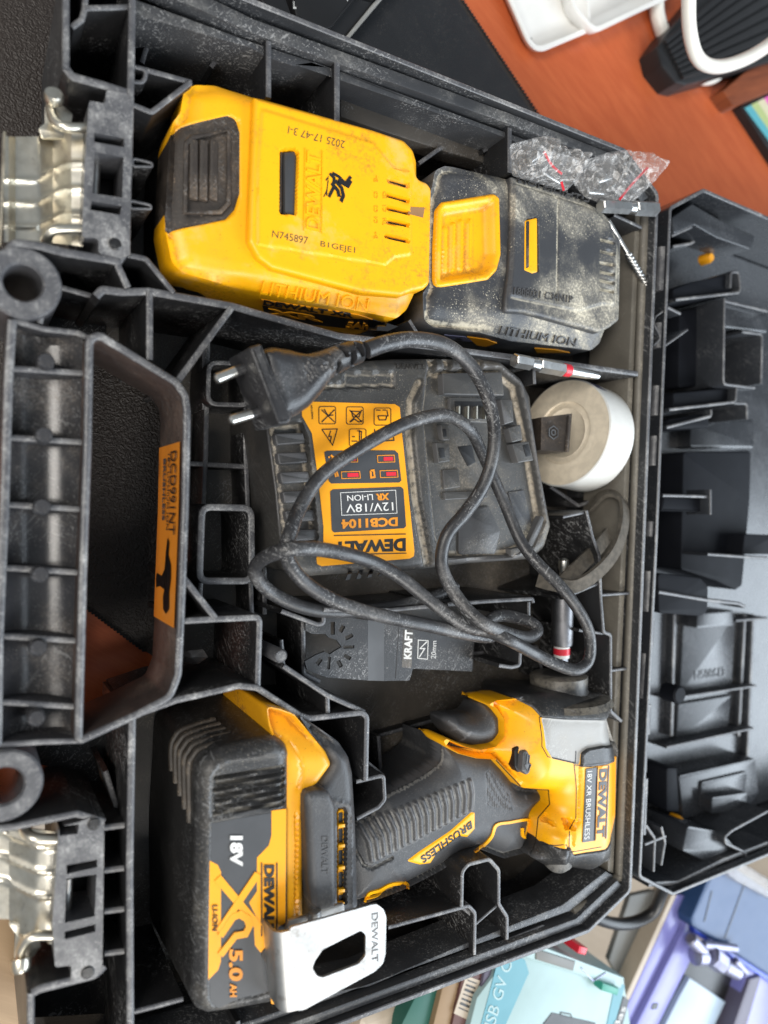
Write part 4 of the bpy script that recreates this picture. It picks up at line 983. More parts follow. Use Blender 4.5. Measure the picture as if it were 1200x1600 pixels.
# ------------------------------------------------------------------ charger with its cord
def cc(*pts): return cv(pts, 390, 520, 2.449)
ch = thing('battery_charger', 'black dusty battery charger with orange label, under a loop of its own cord', 'charger', box_of((630, 720), FL+.001))
ZC = -.008
co = cc((75, 345), (80, 270), (180, 150), (370, 108), (560, 95), (900, 92), (965, 100), (1050, 170), (1085, 240), (1095, 330), (1120, 500), (1165, 740), (1140, 825), (1090, 868), (850, 885), (600, 915), (360, 925), (230, 935), (165, 920), (135, 860), (110, 600))
dock = cc((690, 150), (960, 140), (1030, 200), (1075, 400), (1128, 720), (1085, 810), (1000, 850), (760, 855), (720, 790), (690, 500), (672, 300))
ven = cc((80, 352), (200, 342), (222, 400), (262, 780), (255, 810), (140, 828), (110, 640))
def chf(px, py):
    z = 0*px
    s = np.where(inside(dock, px, py), 1, -1)*dist(dock, px, py)
    z = z-.0055*smoothstep(-5, 3, s)
    ch_ = cc((650, 190), (618, 260), (615, 400), (640, 640), (685, 880)); z = z-.0028*(1-smoothstep(3, 9, dist(ch_, px, py, closed=False)))
    s = np.where(inside(ven, px, py), 1, -1)*dist(ven, px, py); z = z-.0045*smoothstep(-1, 2, s)
    q = cc((200, 215), (360, 190), (365, 150), (556, 150), (556, 208), (360, 212)); z = z-.0012*smoothstep(-1, 1, np.where(inside(q, px, py), 1, -1)*dist(q, px, py))
    for k in range(4):
        a, b = cc((700+k*60, 100), (702+k*60, 140)); z = z-groove(px, py, a, b, 7, .003)
    z = z-.006*smoothstep(14, 0, px-410)
    return z
dome(co, ZC, FL+.001, .005, 'housing', m_chg, ch, hf=chf, r=.006, step=.0010)
zd = ZC-.0055
def cblk(name, px, zt, zb_=None, mat=None, bev=.0006, r=.0006, f=cc):
    mb = MB(); prism(mb, f(*px), zt, zd-.002 if zb_ is None else zb_, bev, r=r); return mb.build(name, mat or m_chg, ch)
cblk('dock_block', [(738, 155), (965, 150), (975, 240), (742, 236)], ZC-.001)
cblk('dock_frame', [(765, 248), (925, 250), (930, 345), (770, 340)], ZC-.0035)
cblk('terminal_slot', [(785, 262), (915, 264), (918, 332), (790, 328)], ZC-.0033, mat=m_dark, bev=.0001)
for k in range(4):
    x = 800+k*34; mb = MB(); a, b = cc((x, 280), (x+12, 330)); c0 = at(*a, ZC-.001); c1 = at(*b, ZC-.001)
    box(mb, (min(c0[0], c1[0]), min(c0[1], c1[1]), ZC-.006), (min(c0[0], c1[0])+.0008, max(c0[1], c1[1]), ZC-.0008)); mb.build('terminal_blade', m_zinc, ch)
cblk('dock_block', [(730, 350), (765, 350), (768, 410), (740, 412)], ZC-.002); cblk('dock_gap', [(738, 368), (752, 368), (755, 398), (742, 400)], ZC-.0018, mat=m_dark, bev=.0001)
cblk('dock_block', [(712, 420), (765, 425), (768, 492), (722, 498)], ZC-.002); cblk('dock_gap', [(722, 440), (745, 440), (748, 478), (728, 480)], ZC-.0018, mat=m_dark, bev=.0001)
cblk('dock_block', [(960, 255), (1005, 258), (1012, 340), (975, 352)], ZC-.001)
cblk('dock_block', [(990, 365), (1038, 350), (1045, 410), (1005, 420)], ZC-.001); cblk('dock_block', [(1005, 425), (1068, 415), (1088, 488), (1028, 498)], ZC-.0005); cblk('dock_gap', [(1045, 430), (1068, 425), (1078, 470), (1058, 475)], ZC-.0003, mat=m_dark, bev=.0001)
cblk('dock_gap', [(795, 435), (850, 430), (865, 495), (835, 512)], zd+.0002, mat=m_dark, bev=.0001)
cblk('dock_plate', [(740, 525), (800, 520), (808, 590), (745, 600)], zd+.0012); cblk('dock_plate', [(745, 610), (905, 605), (915, 630), (748, 640)], zd+.0018)
cblk('dock_plate', [(800, 680), (915, 660), (960, 760), (940, 850), (800, 850)], zd+.0012, mat=m_black, r=.002); cblk('dock_wall', [(990, 610), (1050, 600), (1100, 800), (1050, 830)], zd+.001, mat=m_dusty)
cblk('dock_lip', [(1000, 828), (1060, 815), (1115, 700), (1130, 705), (1110, 790), (1065, 850), (1000, 855)], ZC-.001)
for k in range(7):
    y = 385+k*74; x = 95+k*10
    mb = MB(); prism(mb, cc((x, y), (x+112, y-4), (x+122, y+38), (x+8, y+46)), ZC-.0014, ZC-.006, .0010, r=.0012); mb.build('vent_fin', m_black, ch)
bv = surf_of(ch)
for k in range(4):
    x = 375+k*42; drape_poly(bv, cc((x+4, 912-k*4), (x+18, 910-k*4), (x+6, 945-k*5), (x-10, 947-k*5)), m_dark, ch, 'side_vent', .0003)
# label
mb = MB(); decal(mb, cc((200, 290), (203, 268), (215, 263), (555, 273), (574, 285), (580, 360), (630, 835), (628, 855), (612, 864), (275, 893), (258, 885), (255, 862), (282, 800), (282, 740), (262, 560), (238, 385), (200, 318)), ZC, .0002, r=.0008); lab_ = mb.build('label', m_lab, ch)
zl = ZC+.0002
mb = MB(); decal(mb, cc((285, 456), (295, 451), (555, 450), (568, 462), (580, 565), (572, 573), (312, 577), (303, 568)), zl, .0002); mb.build('label_panel', m_panel, ch)
mb = MB(); decal(mb, cc((308, 608), (318, 599), (578, 589), (588, 598), (598, 740), (590, 748), (322, 764), (314, 755)), zl, .0002); mb.build('label_panel', m_panel, ch)
T4(cc, 'DEWALT', (597, 785), (322, 800), (322, 842), (597, 836), ch, m_ink, zl, th=.0002, bold=.05)
for p in (((322, 776), (597, 770)), ((318, 850), (599, 843))): mb = MB(); stroke(mb, cc(*p), 1.6, zl); mb.build('label_line', m_ink, ch)
z2 = zl+.0002
T4(cc, 'DCB1104', (566, 705), (350, 714), (352, 750), (566, 740), ch, m_orange, z2, th=.0002, bold=.04)
T4(cc, '12V/18V', (548, 648), (368, 656), (370, 688), (550, 680), ch, m_white, z2, th=.0002)
T4(cc, 'XR', (532, 613), (482, 616), (484, 642), (534, 639), ch, m_orange, z2, th=.0002, bold=.05)
T4(cc, 'LI-ION', (470, 617), (372, 622), (374, 644), (472, 640), ch, m_white, z2, th=.0002)
mb = MB(); stroke(mb, cc((347, 612), (558, 602), (563, 690), (352, 698)), 1.0, z2, closed=True); mb.build('label_frame', m_white, ch)
def ico(x, y, w_, h_):
    mb = MB(); stroke(mb, cc((x+5, y), (x+w_-5, y), (x+w_, y+5), (x+w_, y+h_-5), (x+w_-5, y+h_), (x+5, y+h_), (x, y+h_-5), (x, y+5)), 1.0, zl, closed=True); mb.build('icon_frame', m_ink, ch)
for x, y in ((265, 283), (370, 284), (476, 288), (381, 368)): ico(x, y, 64, 66)
for segs in ([((275, 295), (325, 342)), ((275, 342), (325, 295)), ((285, 292), (300, 318), (320, 315))], [((382, 296), (430, 342)), ((382, 342), (430, 296)), ((388, 300), (425, 302), (418, 322), (395, 322), (388, 300)), ((385, 342), (400, 330), (418, 342), (430, 336))],
             [((482, 296), (500, 296)), ((508, 296), (520, 296)), ((490, 318), (525, 318), (520, 334), (495, 334), (490, 318)), ((524, 296), (530, 320))], [((276, 370), (335, 368), (317, 430), (276, 370)), ((310, 375), (302, 398), (312, 396), (308, 420))],
             [((410, 375), (428, 378), (426, 428)), ((420, 372), (420, 430)), ((392, 398), (402, 398)), ((390, 415), (412, 415))], [((478, 368), (478, 404), (500, 416)), ((486, 376), (548, 374)), ((486, 376), (490, 412)), ((494, 384), (548, 382), (552, 412), (498, 416), (494, 384)), ((522, 382), (526, 414))]):
    for sg in segs: mb = MB(); stroke(mb, cc(*sg), 1.5, zl); mb.build('icon_line', m_ink, ch)
for x, y, w_, c_ in ((340, 470, 70, m_red), (488, 470, 64, m_red), (350, 532, 70, m_red), (498, 528, 66, m_red)):
    mb = MB(); stroke(mb, cc((x, y), (x+w_, y-2), (x+w_+3, y+24), (x+2, y+26)), 1.2, z2, closed=True); mb.build('icon_frame', m_orange, ch)
    mb = MB(); decal(mb, cc((x+24, y+5), (x+w_-5, y+4), (x+w_-3, y+19), (x+25, y+20)), z2, .0002); mb.build('charge_bar', c_, ch)
for p in (((310, 468), (318, 475), (312, 492)), ((300, 476), (306, 476)), ((322, 526), (330, 552)), ((330, 524), (338, 550)), ((462, 528), (474, 526), (478, 552), (464, 554), (462, 528))): mb = MB(); stroke(mb, cc(*p), 3.0, z2); mb.build('icon_line', m_orange, ch)
T4(cc, 'DEWALT', (560, 118), (668, 120), (668, 140), (562, 138), ch, m_emb, ZC, th=.0004); T4(cc, 'NA627104', (244, 330), (240, 278), (233, 278), (237, 330), ch, m_ink, zl, th=.0002)
# cord
cord = [(572, 547, .018), (605, 536, .017), (650, 530, .015), (700, 541, .013), (742, 580, .011), (768, 640, .012), (772, 700, .014), (757, 755, .012), (728, 800, .010), (700, 833, .008), (690, 867, .006), (693, 895, .006), (710, 927, .008), (734, 957, .014),
        (762, 978, .018), (800, 992, .012), (826, 996, .006), (840, 986, .004), (832, 974, .002), (806, 965, -.002), (780, 962, -.004), (760, 975, -.003), (770, 994, .000), (735, 992, .004), (667, 977, .008), (600, 963, .009), (543, 947, .009), (493, 923, .010), (460, 893, .012), (447, 862, .012), (455, 828, .011), (470, 790, .004), (503, 742, .001), (560, 702, .001),
        (620, 668, .003), (665, 652, .004), (702, 650, .002), (735, 672, -.002), (752, 705, -.003), (768, 740, -.002), (788, 785, -.002), (813, 845, .002), (840, 880, .008), (873, 913, .014), (897, 943, .016), (917, 977, .017), (923, 1007, .017), (919, 1034, .017), (900, 1047, .017),
        (867, 1037, .015), (833, 1020, .014), (795, 1000, .0185), (760, 985, .012), (733, 980, .010), (700, 960, .008), (667, 935, .006), (627, 903, .004), (587, 880, .004), (543, 866, .008), (487, 857, .018), (443, 860, .018), (408, 875, .006), (398, 895, -.004), (420, 923, -.010), (467, 947, -.012), (520, 956, -.014), (600, 950, -.016), (680, 932, -.017), (712, 915, -.020)]
P = catmull([at(x, y, z) for x, y, z in cord], 7)
for _ in range(2): P[1:-1] = (P[:-2]+2*P[1:-1]+P[2:])/4
mb = MB(); tube(mb, P, .0031+.0006*np.exp(-np.arange(len(P))/60), 16, flat=.85); mb.build('cord', m_cable, ch, smooth=60)
P = catmull([at(x, y, z) for x, y, z in [(712, 542, .006), (640, 538, .002), (560, 560, .004), (520, 595, .011), (480, 625, .012), (440, 652, .010), (405, 640, .006), (388, 655, -.004)]], 7)
# plug
pg_o = [(398, 549), (425, 541), (452, 545), (478, 552), (500, 548), (520, 541), (545, 532), (566, 530), (574, 545), (572, 565), (550, 574), (520, 590), (505, 612), (485, 635), (460, 652), (438, 658), (425, 640)]
def pghf(px, py):
    z = .004*(1-smoothstep(0, 60, px-400))
    for k in range(9):
        a = (468+k*4.6, 562+k*1.2); b = (476+k*4.6, 600-k*3.5); z = z-groove(px, py, a, b, 1.9, .0007)
    for a, b in (((524, 570), (530, 590)), ((529, 540), (536, 556)), ((545, 553), (552, 572)), ((554, 541), (561, 556))): z = z-groove(px, py, a, b, 4, .0040)
    a, b = (506, 556), (517, 580); z = z+groove(px, py, a, b, 4, .0012)
    return z
dome(pg_o, .0225, .006, .007, 'plug_body', m_cable, ch, hf=pghf, r=.003, zm=.018, step=.0009)
mb = MB(); prism(mb, [(388, 543), (408, 537), (455, 652), (452, 662), (433, 664)], .0270, .002, .0015, r=.001, zm=.026); mb.build('plug_flange', m_cable, ch)
for a, b in (((395, 570, .014), (336, 593, .014)), ((422, 638, .013), (358, 657, .013))):
    A_, B_ = at(*a), at(*b); D_ = B_-A_; L = np.linalg.norm(D_)
    mb = MB(); lathe(mb, A_, D_, [(0, .0022), (L*.48, .0020), (L*.49, .0018)], 16); p = mb.build('plug_pin_sleeve', m_cable, ch)
    mb = MB(); lathe(mb, A_, D_, [(L*.47, .0021), (L*.95, .0021), (L, .0012)], 16); mb.build('plug_pin', m_pin, ch)
# ------------------------------------------------------------------ impact driver
def db(*pts): return cv(pts, 200, 1060, 2.857)
def dd(*pts): return cv(pts, 560, 1030, 2.79)
dr = thing('impact_driver', 'yellow and black cordless impact driver lying on its side with battery attached', 'driver', box_of((600, 1290), FL+.001))
ZV = .013
bo = db((315, 470), (322, 410), (350, 365), (420, 320), (560, 285), (665, 262), (720, 300), (735, 340), (735, 1440), (640, 1475), (480, 1505), (360, 1522), (310, 1500), (295, 1440))
gp = db((370, 470), (375, 430), (410, 390), (470, 370), (690, 340), (718, 365), (720, 540), (700, 580), (372, 640))
def bhf2(px, py):
    q = db((370, 640), (368, 470), (375, 430), (410, 388), (470, 368), (690, 338), (720, 362), (708, 1380), (640, 1400), (500, 1440), (395, 1475), (362, 1440), (358, 1350))
    s = np.where(inside(q, px, py), 1, -1)*dist(q, px, py); z = -.0007*smoothstep(-1, 1, s)
    for k in range(7):
        y = 425+k*27; a, b = db((392, y+22-k), (700, y-26)); z = z-groove(px, py, a, b, 3.4, .0016)*1.0
    a, b = db((372, 640), (712, 578)); z = z+groove(px, py, a, b, 1.4, .0005)
    return z
dome(bo, ZV, FL+.002, .0065, 'battery', m_black, dr, hf=bhf2, r=.006, step=.0009, draft=.0022)
BT = dr.children[-1] if False else [o for o in C.objects if o.name.startswith('battery') and o.parent == dr][-1]
# ribbed end seen on the upper side of the battery
for k in range(5):
    h = .001+k*.0046
    mb = MB(); P = [at(318-k*1.0, 1235+0*k, ZV-.012-h*1.4), at(312, 1192, ZV-.012-h*1.4), at(330, 1168, ZV-.012-h*1.4), at(372, 1154, ZV-.012-h*1.4)]
    P = [np.array((at(x, y, ZV-.002)[0], at(x, y, ZV-.002)[1], ZV-.010-h*1.3)) for x, y in ((309, 1300-k*12), (308, 1215), (314, 1196), (330, 1181), (382, 1168-k*1))]
    P = [q_+np.array([-.0006-.0003*k, .0006+.0003*k, 0]) for q_ in P]; tube(mb, catmull(P, 5), .0013, 8); mb.build('end_ridge', m_ridge, BT)
zl = ZV-.0007
TX = lambda s, bl, br, tr, tl, m, z=zl+.0004, **k: T4(db, s, bl, br, tr, tl, BT, m, z, **k)
def D(px, m, name='decal', z=zl, th=.0002):
    mb = MB(); decal(mb, db(*px), z, th); mb.build(name, m, BT)
D([(372, 646), (706, 588), (704, 1380), (640, 1396), (500, 1436), (400, 1470), (368, 1440), (362, 1350)], m_panel, 'label_panel', zl-.0001)
D([(362, 812), (400, 832), (414, 862), (414, 1262), (402, 1300), (358, 1345)], m_lab)
D([(575, 800), (628, 745), (640, 700), (640, 590), (706, 582), (702, 1090), (670, 1108), (662, 1200), (590, 1222), (566, 1190), (562, 1120), (570, 1060), (540, 1000), (575, 950)], m_lab)
D([(632, 1225), (668, 1232), (672, 1380), (668, 1452), (640, 1452), (632, 1390), (640, 1340)], m_lab)
zz = zl+.0001
for p, w_ in ((((400, 890), (585, 1110)), 13), (((580, 870), (405, 1130)), 13), (((412, 1150), (470, 1065), (500, 1052), (532, 1072), (542, 1105), (525, 1140), (480, 1148), (412, 1235)), 12)):
    zz += .00012; mb = MB(); stroke(mb, db(*p), w_, zz, .0003); mb.build('decal', m_lab, BT)
TX('18V', (455, 702), (455, 838), (512, 838), (512, 702), m_white, bold=.05)
TX('5.0', (450, 1208), (450, 1350), (512, 1350), (512, 1208), m_orange, bold=.04); TX('AH', (455, 1362), (455, 1420), (485, 1420), (485, 1362), m_orange, bold=.03)
TX('LI-ION', (376, 1012), (376, 1126), (400, 1126), (400, 1012), m_ink)
TX('DEWALT', (607, 832), (607, 1146), (652, 1146), (652, 832), m_ink, bold=.05)
for x in (596, 664): mb = MB(); stroke(mb, db((x, 822), (x, 1150)), 2.2, zl+.0002); mb.build('decal_line', m_ink, BT)
mb = MB(); decal(mb, db((600, 1215), (625, 1195), (640, 1230), (650, 1250), (630, 1278), (612, 1265), (595, 1240)), zl+.0003, .0002, r=.001); mb.build('tar_spot', m_brown, BT)
# foot of the tool: yellow housing and rubber
ft = [(420, 1106), (440, 1110), (463, 1118), (487, 1146), (512, 1176), (521, 1196), (500, 1225), (482, 1240), (476, 1262), (476, 1500), (441, 1508), (443, 1190), (430, 1160), (424, 1135)]
def fhf(px, py):
    z = -.010*smoothstep(1190, 1110, py)
    z = z-groove(px, py, (463, 1270), (463, 1480), 1.6, .0010)
    ar = [(436, 1152), (455, 1160), (468, 1180), (472, 1205), (466, 1235)]; z = z-.0008*(1-smoothstep(1, 2.4, dist(ar, px, py, closed=False)))
    return z
dome(ft, .0105, -.055, .0035, 'foot_housing', m_yeld, dr, hf=fhf, r=.0025, step=.0011)
fr = [(470, 1118), (500, 1138), (536, 1163), (551, 1185), (557, 1210), (562, 1290), (566, 1425), (500, 1450), (478, 1450), (476, 1262), (482, 1238), (500, 1222), (517, 1196), (506, 1172)]
def frhf(px, py):
    q = db((938, 585), (960, 578), (976, 600), (972, 1010), (938, 1010)); s = np.where(inside(q, px, py), 1, -1)*dist(q, px, py)
    z = -.004*smoothstep(-1, 1.5, s)
    q = db((925, 548), (985, 560), (1000, 620), (1000, 1020)); z = z+.0006*(1-smoothstep(1, 2.5, dist(q, px, py, closed=False)))
    return z-.008*smoothstep(1190, 1130, py)
dome(fr, .006, -.055, .006, 'foot_rubber', m_rub, dr, hf=frhf, r=.003, step=.0011)
mb = MB(); prism(mb, db((938, 592), (958, 582), (972, 598), (972, 1008), (938, 1000)), .0035, -.001, .0004, r=.0012); mb.build('vent_recess', m_yel, dr)
for y0, y1 in ((600, 650), (672, 740), (768, 838), (866, 940), (968, 1000)):
    mb = MB(); decal(mb, db((940, y0), (958, y0-3), (958, y1), (940, y1)), .0035, .0002, r=.0004); mb.build('vent_opening', m_dark, dr)
    mb = MB(); prism(mb, db((940, y1+3), (970, y1), (970, y1+16), (940, y1+18)), .0055, .0030, .0004); mb.build('vent_bar', m_yel, dr)
cb_ = [(478, 1250), (482, 1240), (495, 1236), (516, 1238), (523, 1250), (527, 1262), (528, 1400), (526, 1420), (505, 1426), (490, 1420), (484, 1380)]
dome(cb_, .0165, .000, .003, 'clip_block', m_rub, dr, r=.0015, step=.0010)
text('DEWALT', *[db(p)[0] for p in ((865, 705), (865, 872), (893, 872), (893, 705))], dr, m_emb, z=.0165, th=.0003)
# handle
hd = dd((-30, 1100), (-60, 900), (-20, 720), (60, 690), (130, 600), (250, 540), (330, 490), (372, 452), (372, 352), (420, 372), (520, 400), (600, 405), (655, 460), (720, 560), (832, 572), (838, 632), (785, 685), (778, 780), (745, 856), (650, 882), (545, 842), (470, 872), (380, 932), (300, 975), (200, 1025), (100, 1062), (20, 1090))
bru = dd((212, 880), (262, 842), (400, 750), (492, 668), (508, 670), (508, 740), (478, 778), (440, 770), (345, 842), (322, 895), (272, 898))
def hhf(px, py):
    z = 0*px
    for k in range(17):
        t = k/16; top = dd((25+t*460, 735-t*205))[0]; bot = dd((60+t*430, 880-t*225))[0]; mid = ((top[0]+bot[0])/2+2.5, (top[1]+bot[1])/2-3)
        z = z+.0012*(1-smoothstep(1.0, 4.2, dist([top, mid, bot], px, py, closed=False)))-.0004
    for c0 in range(12):
        a, b = dd((562+c0*9, 480+abs(c0-3)*6), (565+c0*9.5, 640+min(c0, 8)*3)); z = z-groove(px, py, a, b, 1.0, .0003)
    q = dd((5, 850), (30, 905), (60, 915), (150, 868)); z = z-.0011*(1-smoothstep(1, 3, dist(q, px, py, closed=False)))
    return z
dome(hd, -.004, -.055, .016, 'handle', m_rub, dr, regions=[('brushless_plate', bru, m_yel, .0005, .0006)], hf=hhf, r=.003, zm=-.012, step=.00075, Rz=.013, belly=-.028, zf=-.0105)
bv = surf_of(dr)
drape_text(bv, 'BRUSHLESS', *dd((490, 703), (268, 862), (282, 890), (496, 735)), m_ink, dr, .0003, bold=.02)
for p in (((505, 838), (545, 810), (580, 770), (600, 722), (660, 710), (736, 700), (738, 735), (728, 772), (714, 768), (712, 735)), ((28, 1060), (45, 1020), (90, 1005), (140, 980), (190, 975), (214, 985), (212, 1000)), ((35, 1045), (80, 1032), (110, 1005), (150, 990))):
    drape_stroke(bv, dd(*p), 4.0, m_yel, dr, 'trim_line', .0007, smooth=True)
# head
hdo = dd((370, 358), (385, 345), (470, 380), (530, 392), (598, 378), (632, 335), (632, 265), (600, 215), (560, 198), (600, 176), (680, 168), (720, 150), (800, 140), (950, 142), (1065, 148), (1088, 180), (1078, 250), (1100, 320), (1124, 395), (1120, 450), (1116, 680), (1092, 800), (1088, 870), (985, 912), (905, 900), (850, 915), (800, 890), (745, 858), (770, 800), (780, 690), (832, 632), (828, 570), (715, 562), (600, 440), (520, 436), (440, 415), (385, 385))
blk_nose = dd((600, 100), (1200, 100), (1200, 240), (1078, 255), (1060, 262), (880, 258), (788, 250), (770, 215), (735, 190), (650, 172))
alu = dd((788, 250), (880, 258), (1060, 262), (1078, 255), (1200, 240), (1200, 440), (1118, 440), (1105, 372), (1040, 368), (975, 380), (948, 400), (942, 452), (825, 425), (800, 380))
bump_ = dd((975, 380), (1040, 368), (1105, 372), (1200, 380), (1200, 445), (1118, 445), (990, 462), (945, 462), (948, 400))
rear = dd((745, 858), (800, 806), (860, 812), (905, 808), (922, 842), (1060, 818), (1092, 795), (1200, 800), (1200, 1000), (700, 1000))
def headhf(px, py):
    z = 0*px
    # barrel: rounded about the motor axis
    x0 = dd((1000, 0))[0][0]
    z = z-.006*np.clip((px-x0-12)/38, 0, 1)**2
    # sits lower towards the guard
    z = z-.011*smoothstep(855, 790, px)-.007*smoothstep(790, 700, px)
    for k in range(1): pass
    q = dd((945, 460), (950, 560), (948, 690), (918, 740), (918, 800)); z = z-.0010*(1-smoothstep(.6, 2, dist(q, px, py, closed=False)))
    for q in (dd((836, 692), (868, 692), (868, 730), (836, 730)), dd((892, 692), (930, 692), (930, 738), (890, 735))): z = z-.0045*np.where(inside(q, px, py), smoothstep(0, 2, dist(q, px, py)), 0)
    q = dd((800, 800), (810, 750), (870, 740), (900, 760), (905, 900), (860, 905)); s = np.where(inside(q, px, py), 1, -1)*dist(q, px, py); z = z+.0035*smoothstep(-3, 12, s)
    return z
dome(hdo, .0045, -.050, .018, 'motor_housing', m_yel, dr, regions=[('nose_rubber', blk_nose, m_black, .0008), ('gear_housing', alu, m_alu, -.0006), ('bumper', bump_, m_black, .0016), ('rear_cap', rear, m_black, .0010)], hf=headhf, r=.003, zm=-.008, step=.0010, Rz=.014, belly=-.026, zf=.001, zbf=lambda x, y: -.034-.016*float(smoothstep(790, 840, x)))
# name plate on the barrel
bv = surf_of(dr)
drape_poly(bv, dd((990, 478), (1036, 470), (1028, 790), (975, 798)), m_panel, dr, 'name_plate', .0005)
drape_poly(bv, dd((1042, 466), (1092, 462), (1082, 780), (1032, 790)), m_lab, dr, 'name_plate', .0005)
bv = surf_of(dr)
drape_text(bv, '18V XR BRUSHLESS', *dd((998, 488), (984, 786), (1006, 784), (1018, 486)), m_white, dr, .0002)
drape_text(bv, 'DEWALT', *dd((1050, 480), (1038, 778), (1072, 774), (1084, 476)), m_ink, dr, .0003, bold=.05)
for p in (((1042, 470), (1030, 790)), ((1090, 464), (1078, 782))): drape_stroke(bv, dd(*p), 1.8, m_ink, dr, 'name_plate_line', .0003)
bv = surf_of(dr)
for p in (((788, 252), (800, 340), (800, 380), (825, 425), (942, 452)), ((948, 400), (945, 462), (990, 462), (1116, 446)), ((600, 440), (715, 562), (828, 570), (834, 632), (784, 690), (772, 800), (747, 856)), ((788, 252), (880, 259), (1060, 263), (1078, 256)), ((940, 455), (950, 560), (948, 690), (920, 740), (918, 835)), ((800, 806), (860, 812), (905, 808), (922, 842), (1060, 818))):
    drape_stroke(bv, dd(*p), 1.3, m_dark, dr, 'part_line', .0001)
# direction selector
mb = MB(); prism(mb, dd((680, 395), (700, 376), (722, 385), (722, 480), (700, 500), (682, 470)), -.0035, -.02, .001, r=.002); mb.build('selector_recess', m_dark, dr)
mb = MB(); prism(mb, dd((718, 405), (735, 396), (752, 410), (754, 490), (738, 510), (712, 490)), .0000, -.02, .0015, r=.002); sel = mb.build('selector_button', m_black, dr)
mb = MB(); stroke(mb, dd((735, 415), (746, 420), (742, 455), (752, 460), (738, 492), (725, 462), (732, 455), (735, 415)), 1, .0000, .0003); mb.build('selector_mark', m_emb, dr)
# trigger
tr = dd((398, 275), (420, 255), (460, 252), (520, 248), (545, 232), (560, 200), (600, 200), (640, 240), (645, 330), (600, 392), (520, 400), (450, 378), (410, 330))
dome(tr, -.010, -.034, .012, 'trigger', m_rub, dr, r=.004, zm=-.012, step=.0012, Rz=.011, belly=-.026)
# rear screws boss, belt hook
mb = MB(); lathe(mb, at(*dd((870, 770))[0], -.004), at(*dd((870, 900))[0], -.006)-at(*dd((870, 770))[0], -.004), [(0, .004), (.003, .0068), (.006, .0074), (.010, .0074)], 24); mb.build('screw_boss', m_yel, dr, smooth=50)
mb = MB(); lathe(mb, at(*dd((870, 815))[0], -.004), at(*dd((870, 900))[0], -.006)-at(*dd((870, 770))[0], -.004), [(0, .0078), (.0100, .0074), (.0125, .005)], 24); mb.build('rear_bumper', m_rub, dr, smooth=50)
mb = MB(); lathe(mb, at(*dd((1118, 690))[0], -.018), (0, -1, 0), [(0, .003), (.004, .006), (.010, .006)], 20); mb.build('screw_boss', m_yel, dr)
mb = MB(); lathe(mb, at(*dd((1115, 745))[0], -.018), (0, -1, 0), [(0, .0068), (.014, .0066), (.018, .004)], 20); mb.build('rear_bumper', m_rub, dr)
# nose collar
A_ = at(*dd((872, 160))[0], -.020); B_ = at(*dd((872, 60))[0], -.020); L = np.linalg.norm(B_-A_)
mb = MB(); lathe(mb, A_-(B_-A_)*.2, B_-A_, [(0, .030), (L*.25, .028), (L*.32, .020), (L*.36, .0172), (L*.55, .0160), (L*1.1, .0160), (L*1.18, .0145), (L*1.2, .008)], 40); mb.build('nose_collar', m_black, dr, smooth=40)
# belt hook: bent steel strap with a window
def hk(x, y, z): p = db((x, y))[0]; return at(p[0], p[1], z)
hko = [(722, 1126), (728, 1112), (1085, 1012), (1110, 1008), (1140, 1030), (1153, 1065), (1150, 1230), (1138, 1275), (1100, 1310), (790, 1478), (752, 1486)]
zh = .026
O = fillet(ccw([atx(db(p)[0], zh) for p in hko]), .0025, 5); H = fillet(ccw([atx(db(p)[0], zh) for p in ((870, 1210), (1040, 1125), (1062, 1145), (1060, 1240), (1030, 1275), (870, 1336), (845, 1330), (822, 1295), (835, 1260))]), .002, 4)
pts = list(O)+list(H); e_ = [(i, (i+1) % len(O)) for i in range(len(O))]+[(len(O)+i, len(O)+(i+1) % len(H)) for i in range(len(H))]
res = delaunay_2d_cdt([Vector(p) for p in pts], e_, [], 1, 1e-7); V = np.array([tuple(v) for v in res[0]]); Fs = [tuple(f) for f in res[2]]; cen = np.array([V[list(f)].mean(0) for f in Fs])
okf = inside(O, cen[:, 0], cen[:, 1]) & ~inside(H, cen[:, 0], cen[:, 1]); Fs = [f for f, k in zip(Fs, okf) if k]; N = len(V)
vs = [(a, b, zh) for a, b in V]+[(a, b, zh-.0013) for a, b in V]; cnt = {(f[i], f[(i+1) % len(f)]) for f in Fs for i in range(len(f))}
fs = Fs+[f[::-1] if False else tuple(i+N for i in f[::-1]) for f in Fs]+[(b, a, a+N, b+N) for a, b in cnt if (b, a) not in cnt]
hook = link('belt_hook', vs, fs, m_hook, dr, smooth=0)
mb = MB()   # rolled edge and return leg
e0 = np.array(hk(724, 1128, zh)); e1 = np.array(hk(754, 1482, zh)); prof = [(0.0006, 0), (-.0035, -.0006), (-.0058, -.0026), (-.0064, -.006), (-.0064, -.016), (-.0058, -.019)]
vs = []; fs = []
for o_, th_ in ((0, 0), (1, .0013)):
    for dx, dz in prof:
        for e in (e0, e1): vs.append((e[0]+dx+(th_ if dx < -.003 else 0), e[1], e[2]+dz-(th_ if dx > -.005 else 0)))
n_ = len(prof)
for k in range(n_-1):
    a = 2*k; fs += [(a, a+2, a+3, a+1), (2*n_+a, 2*n_+a+1, 2*n_+a+3, 2*n_+a+2), (a, 2*n_+a, 2*n_+a+2, a+2), (a+1, a+3, 2*n_+a+3, 2*n_+a+1)]
mb.add(vs, fs); mb.build('belt_hook_bend', m_hook, dr, smooth=60)
mb = MB(); prism(mb, db((700, 1130), (720, 1080), (820, 1055), (850, 1030), (965, 1005), (970, 1060), (860, 1090), (745, 1150)), .0155, .0140, .0005, r=.001); mb.build('belt_hook_leg', m_hook, dr)
